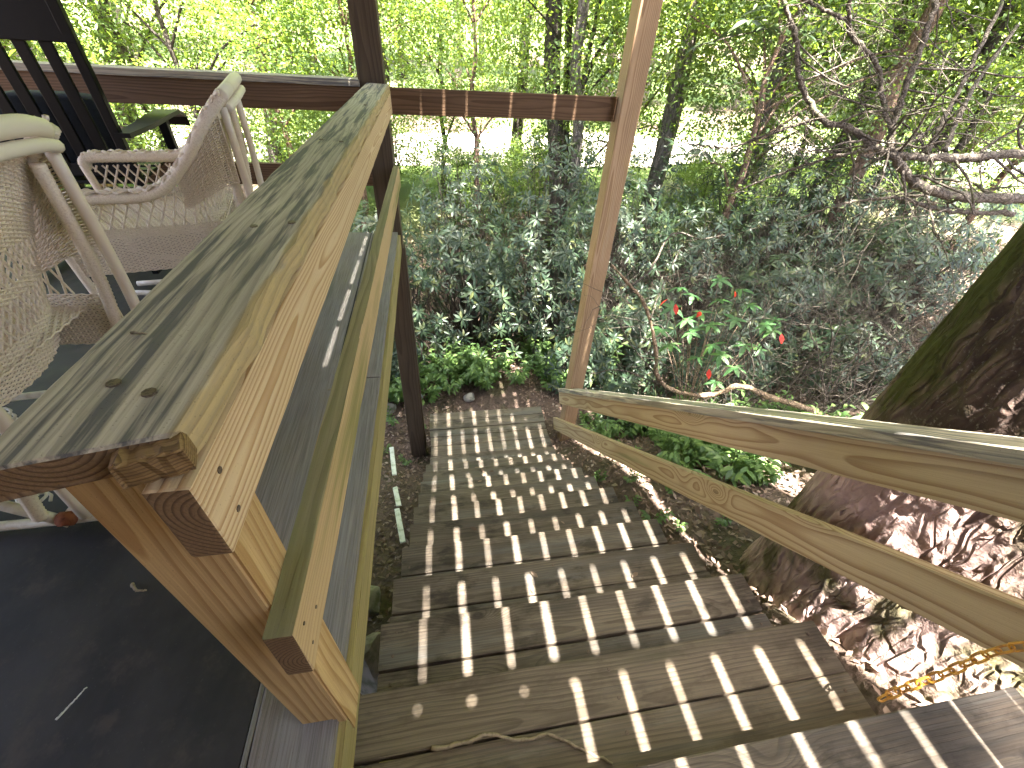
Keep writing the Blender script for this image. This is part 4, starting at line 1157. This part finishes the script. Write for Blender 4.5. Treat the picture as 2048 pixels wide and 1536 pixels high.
def put(kind, meshes, x, y, s, label, group, cat='tree', sink=0):
    z = float(gz(x, y)) - sink; t = thing(kind, label, cat, (x, y, z), group)
    tm, cm = meshes; R = Matrix.Translation((x, y, z)) @ Matrix.Rotation(random.uniform(0, 6.28), 4, 'Z') @ Matrix.Scale(s, 4)
    link('trunk', tm, t, R); link('crown', cm, t, R)
    return t


rs = random.Random(17)
for i in range(46):                               # beyond the track
    x = -52 + 104 * (i % 23) / 22 + rs.uniform(-1.6, 1.6); y = (27 if i < 23 else 36) + rs.uniform(-2, 4)
    put('forest_tree', TA[i % 3], x, y, rs.uniform(.85, 1.25), 'leafy forest tree in the wood beyond the sunlit track', 'forest trees beyond the track')
for i, (x, y, s) in enumerate(((-6.0, 8.0, .75), (-1.0, 12.0, .8), (4.6, 9.0, .8), (7.8, 8.0, .85), (11.5, 6.5, .8), (6.5, 12.5, .9), (-13, 12, .9), (-9.5, 13.5, .8), (-4.2, 15.0, .9), (2.6, 14.2, .85), (9.5, 12.5, .9), (15, 15, 1.0), (20, 11, .9), (-16, 16, 1.0))):
    put('forest_tree', TA[(i + 1) % 3], x, y, s, 'tall forest tree standing on this side of the track', 'tall trees before the track')
UN = [(-6.5, 9.2, .95), (-3.6, 8.6, .85), (-1.6, 10.5, .95), (1.0, 9.8, .9), (2.9, 9.6, 1.0), (4.6, 10.6, 1.05), (6.3, 8.6, 1.0), (8.2, 9.6, 1.1), (5.2, 7.0, .9), (10.5, 7.8, 1.05), (7.6, 5.9, .85), (-9, 11, 1.1), (12.5, 9.6, 1.1), (.3, 13, 1.0), (-12, 9, 1.1), (9.4, 6.3, .9), (8.3, 7.4, .9), (11.8, 5.0, .9), (-2.6, 9.8, .9), (-5.2, 10.6, .95), (-8, 8.4, .85)]
for i, (x, y, s) in enumerate(UN):
    put('understory_tree', TB[i % 3], x, y, s, 'slender understory tree with bright yellow green leaves past the rhododendrons', 'understory trees')
for i in range(26):
    x = -14 + 30 * i / 25 + rs.uniform(-.5, .5); y = rs.uniform(10.5, 16.5)
    put('leafy_bush', TS[i % 2], x, y, rs.uniform(.7, 1.15), 'low leafy bush between the rhododendrons and the track', 'bushes before the track', 'bush')
# bare-stemmed trunks that read singly
def stem(label, base_px, top_px, Y0, Y1, r0, r1, mat):
    a = np.array(at(*base_px, Y=Y0)); b = np.array(at(*top_px, Y=Y1)); zb = float(gz(a[0], a[1])); d = (b - a)
    foot = a - d * ((a[2] - zb) / max(d[2], .2)) if a[2] > zb else a
    c = smooth_path([foot, a + RNG.normal(0, .03, 3), (a + b) / 2 + RNG.normal(0, .05, 3), b, b + d * .9], 40)
    t = thing('tree_stem', label, 'tree', tuple(foot))
    MB().add(*tube_geo(c, [r0 + (r1 - r0) * k / (len(c) - 1) for k in range(len(c))], 10)).build('trunk', M[mat], t, None, True)
    link('crown', leaf_cloud('crown', M['maple'], c[-8:] + RNG.normal(0, .8, (8, 3)), [.8] * 8, 70, .11, .06, .5, int(r0 * 1e4)), t)
stem('straight dark grey trunk, leftmost of three together left of the reddish post', (1112, 300), (1108, 0), 9.2, 9.4, .17, .14, 'bark_dark')
stem('pale barked trunk, nearest the reddish post of three together', (1150, 260), (1168, 0), 8.6, 8.4, .10, .085, 'bark_grey')
stem('thin dark trunk between two thicker ones left of the reddish post', (1132, 260), (1140, 0), 10.5, 10.5, .08, .07, 'bark_dark')
stem('reddish sunlit trunk leaning right above the gnarled branches', (1745, 270), (1868, 20), 6.2, 6.0, .11, .09, 'bark_red')
stem('dark trunk leaning right in the upper right corner', (1890, 260), (2010, 20), 6.5, 6.3, .10, .08, 'bark_dark')
stem('brown trunk right of the reddish post leaning slightly right', (1530, 230), (1612, 0), 7.8, 7.6, .10, .08, 'bark_grey')
stem('grey brown trunk behind the black rocking chair back', (225, 120), (195, 0), 11, 11, .17, .15, 'bark_grey')
stem('pale trunk beyond the porch end rail, left of the dark post', (530, 140), (515, 0), 12, 12, .15, .13, 'bark_grey')
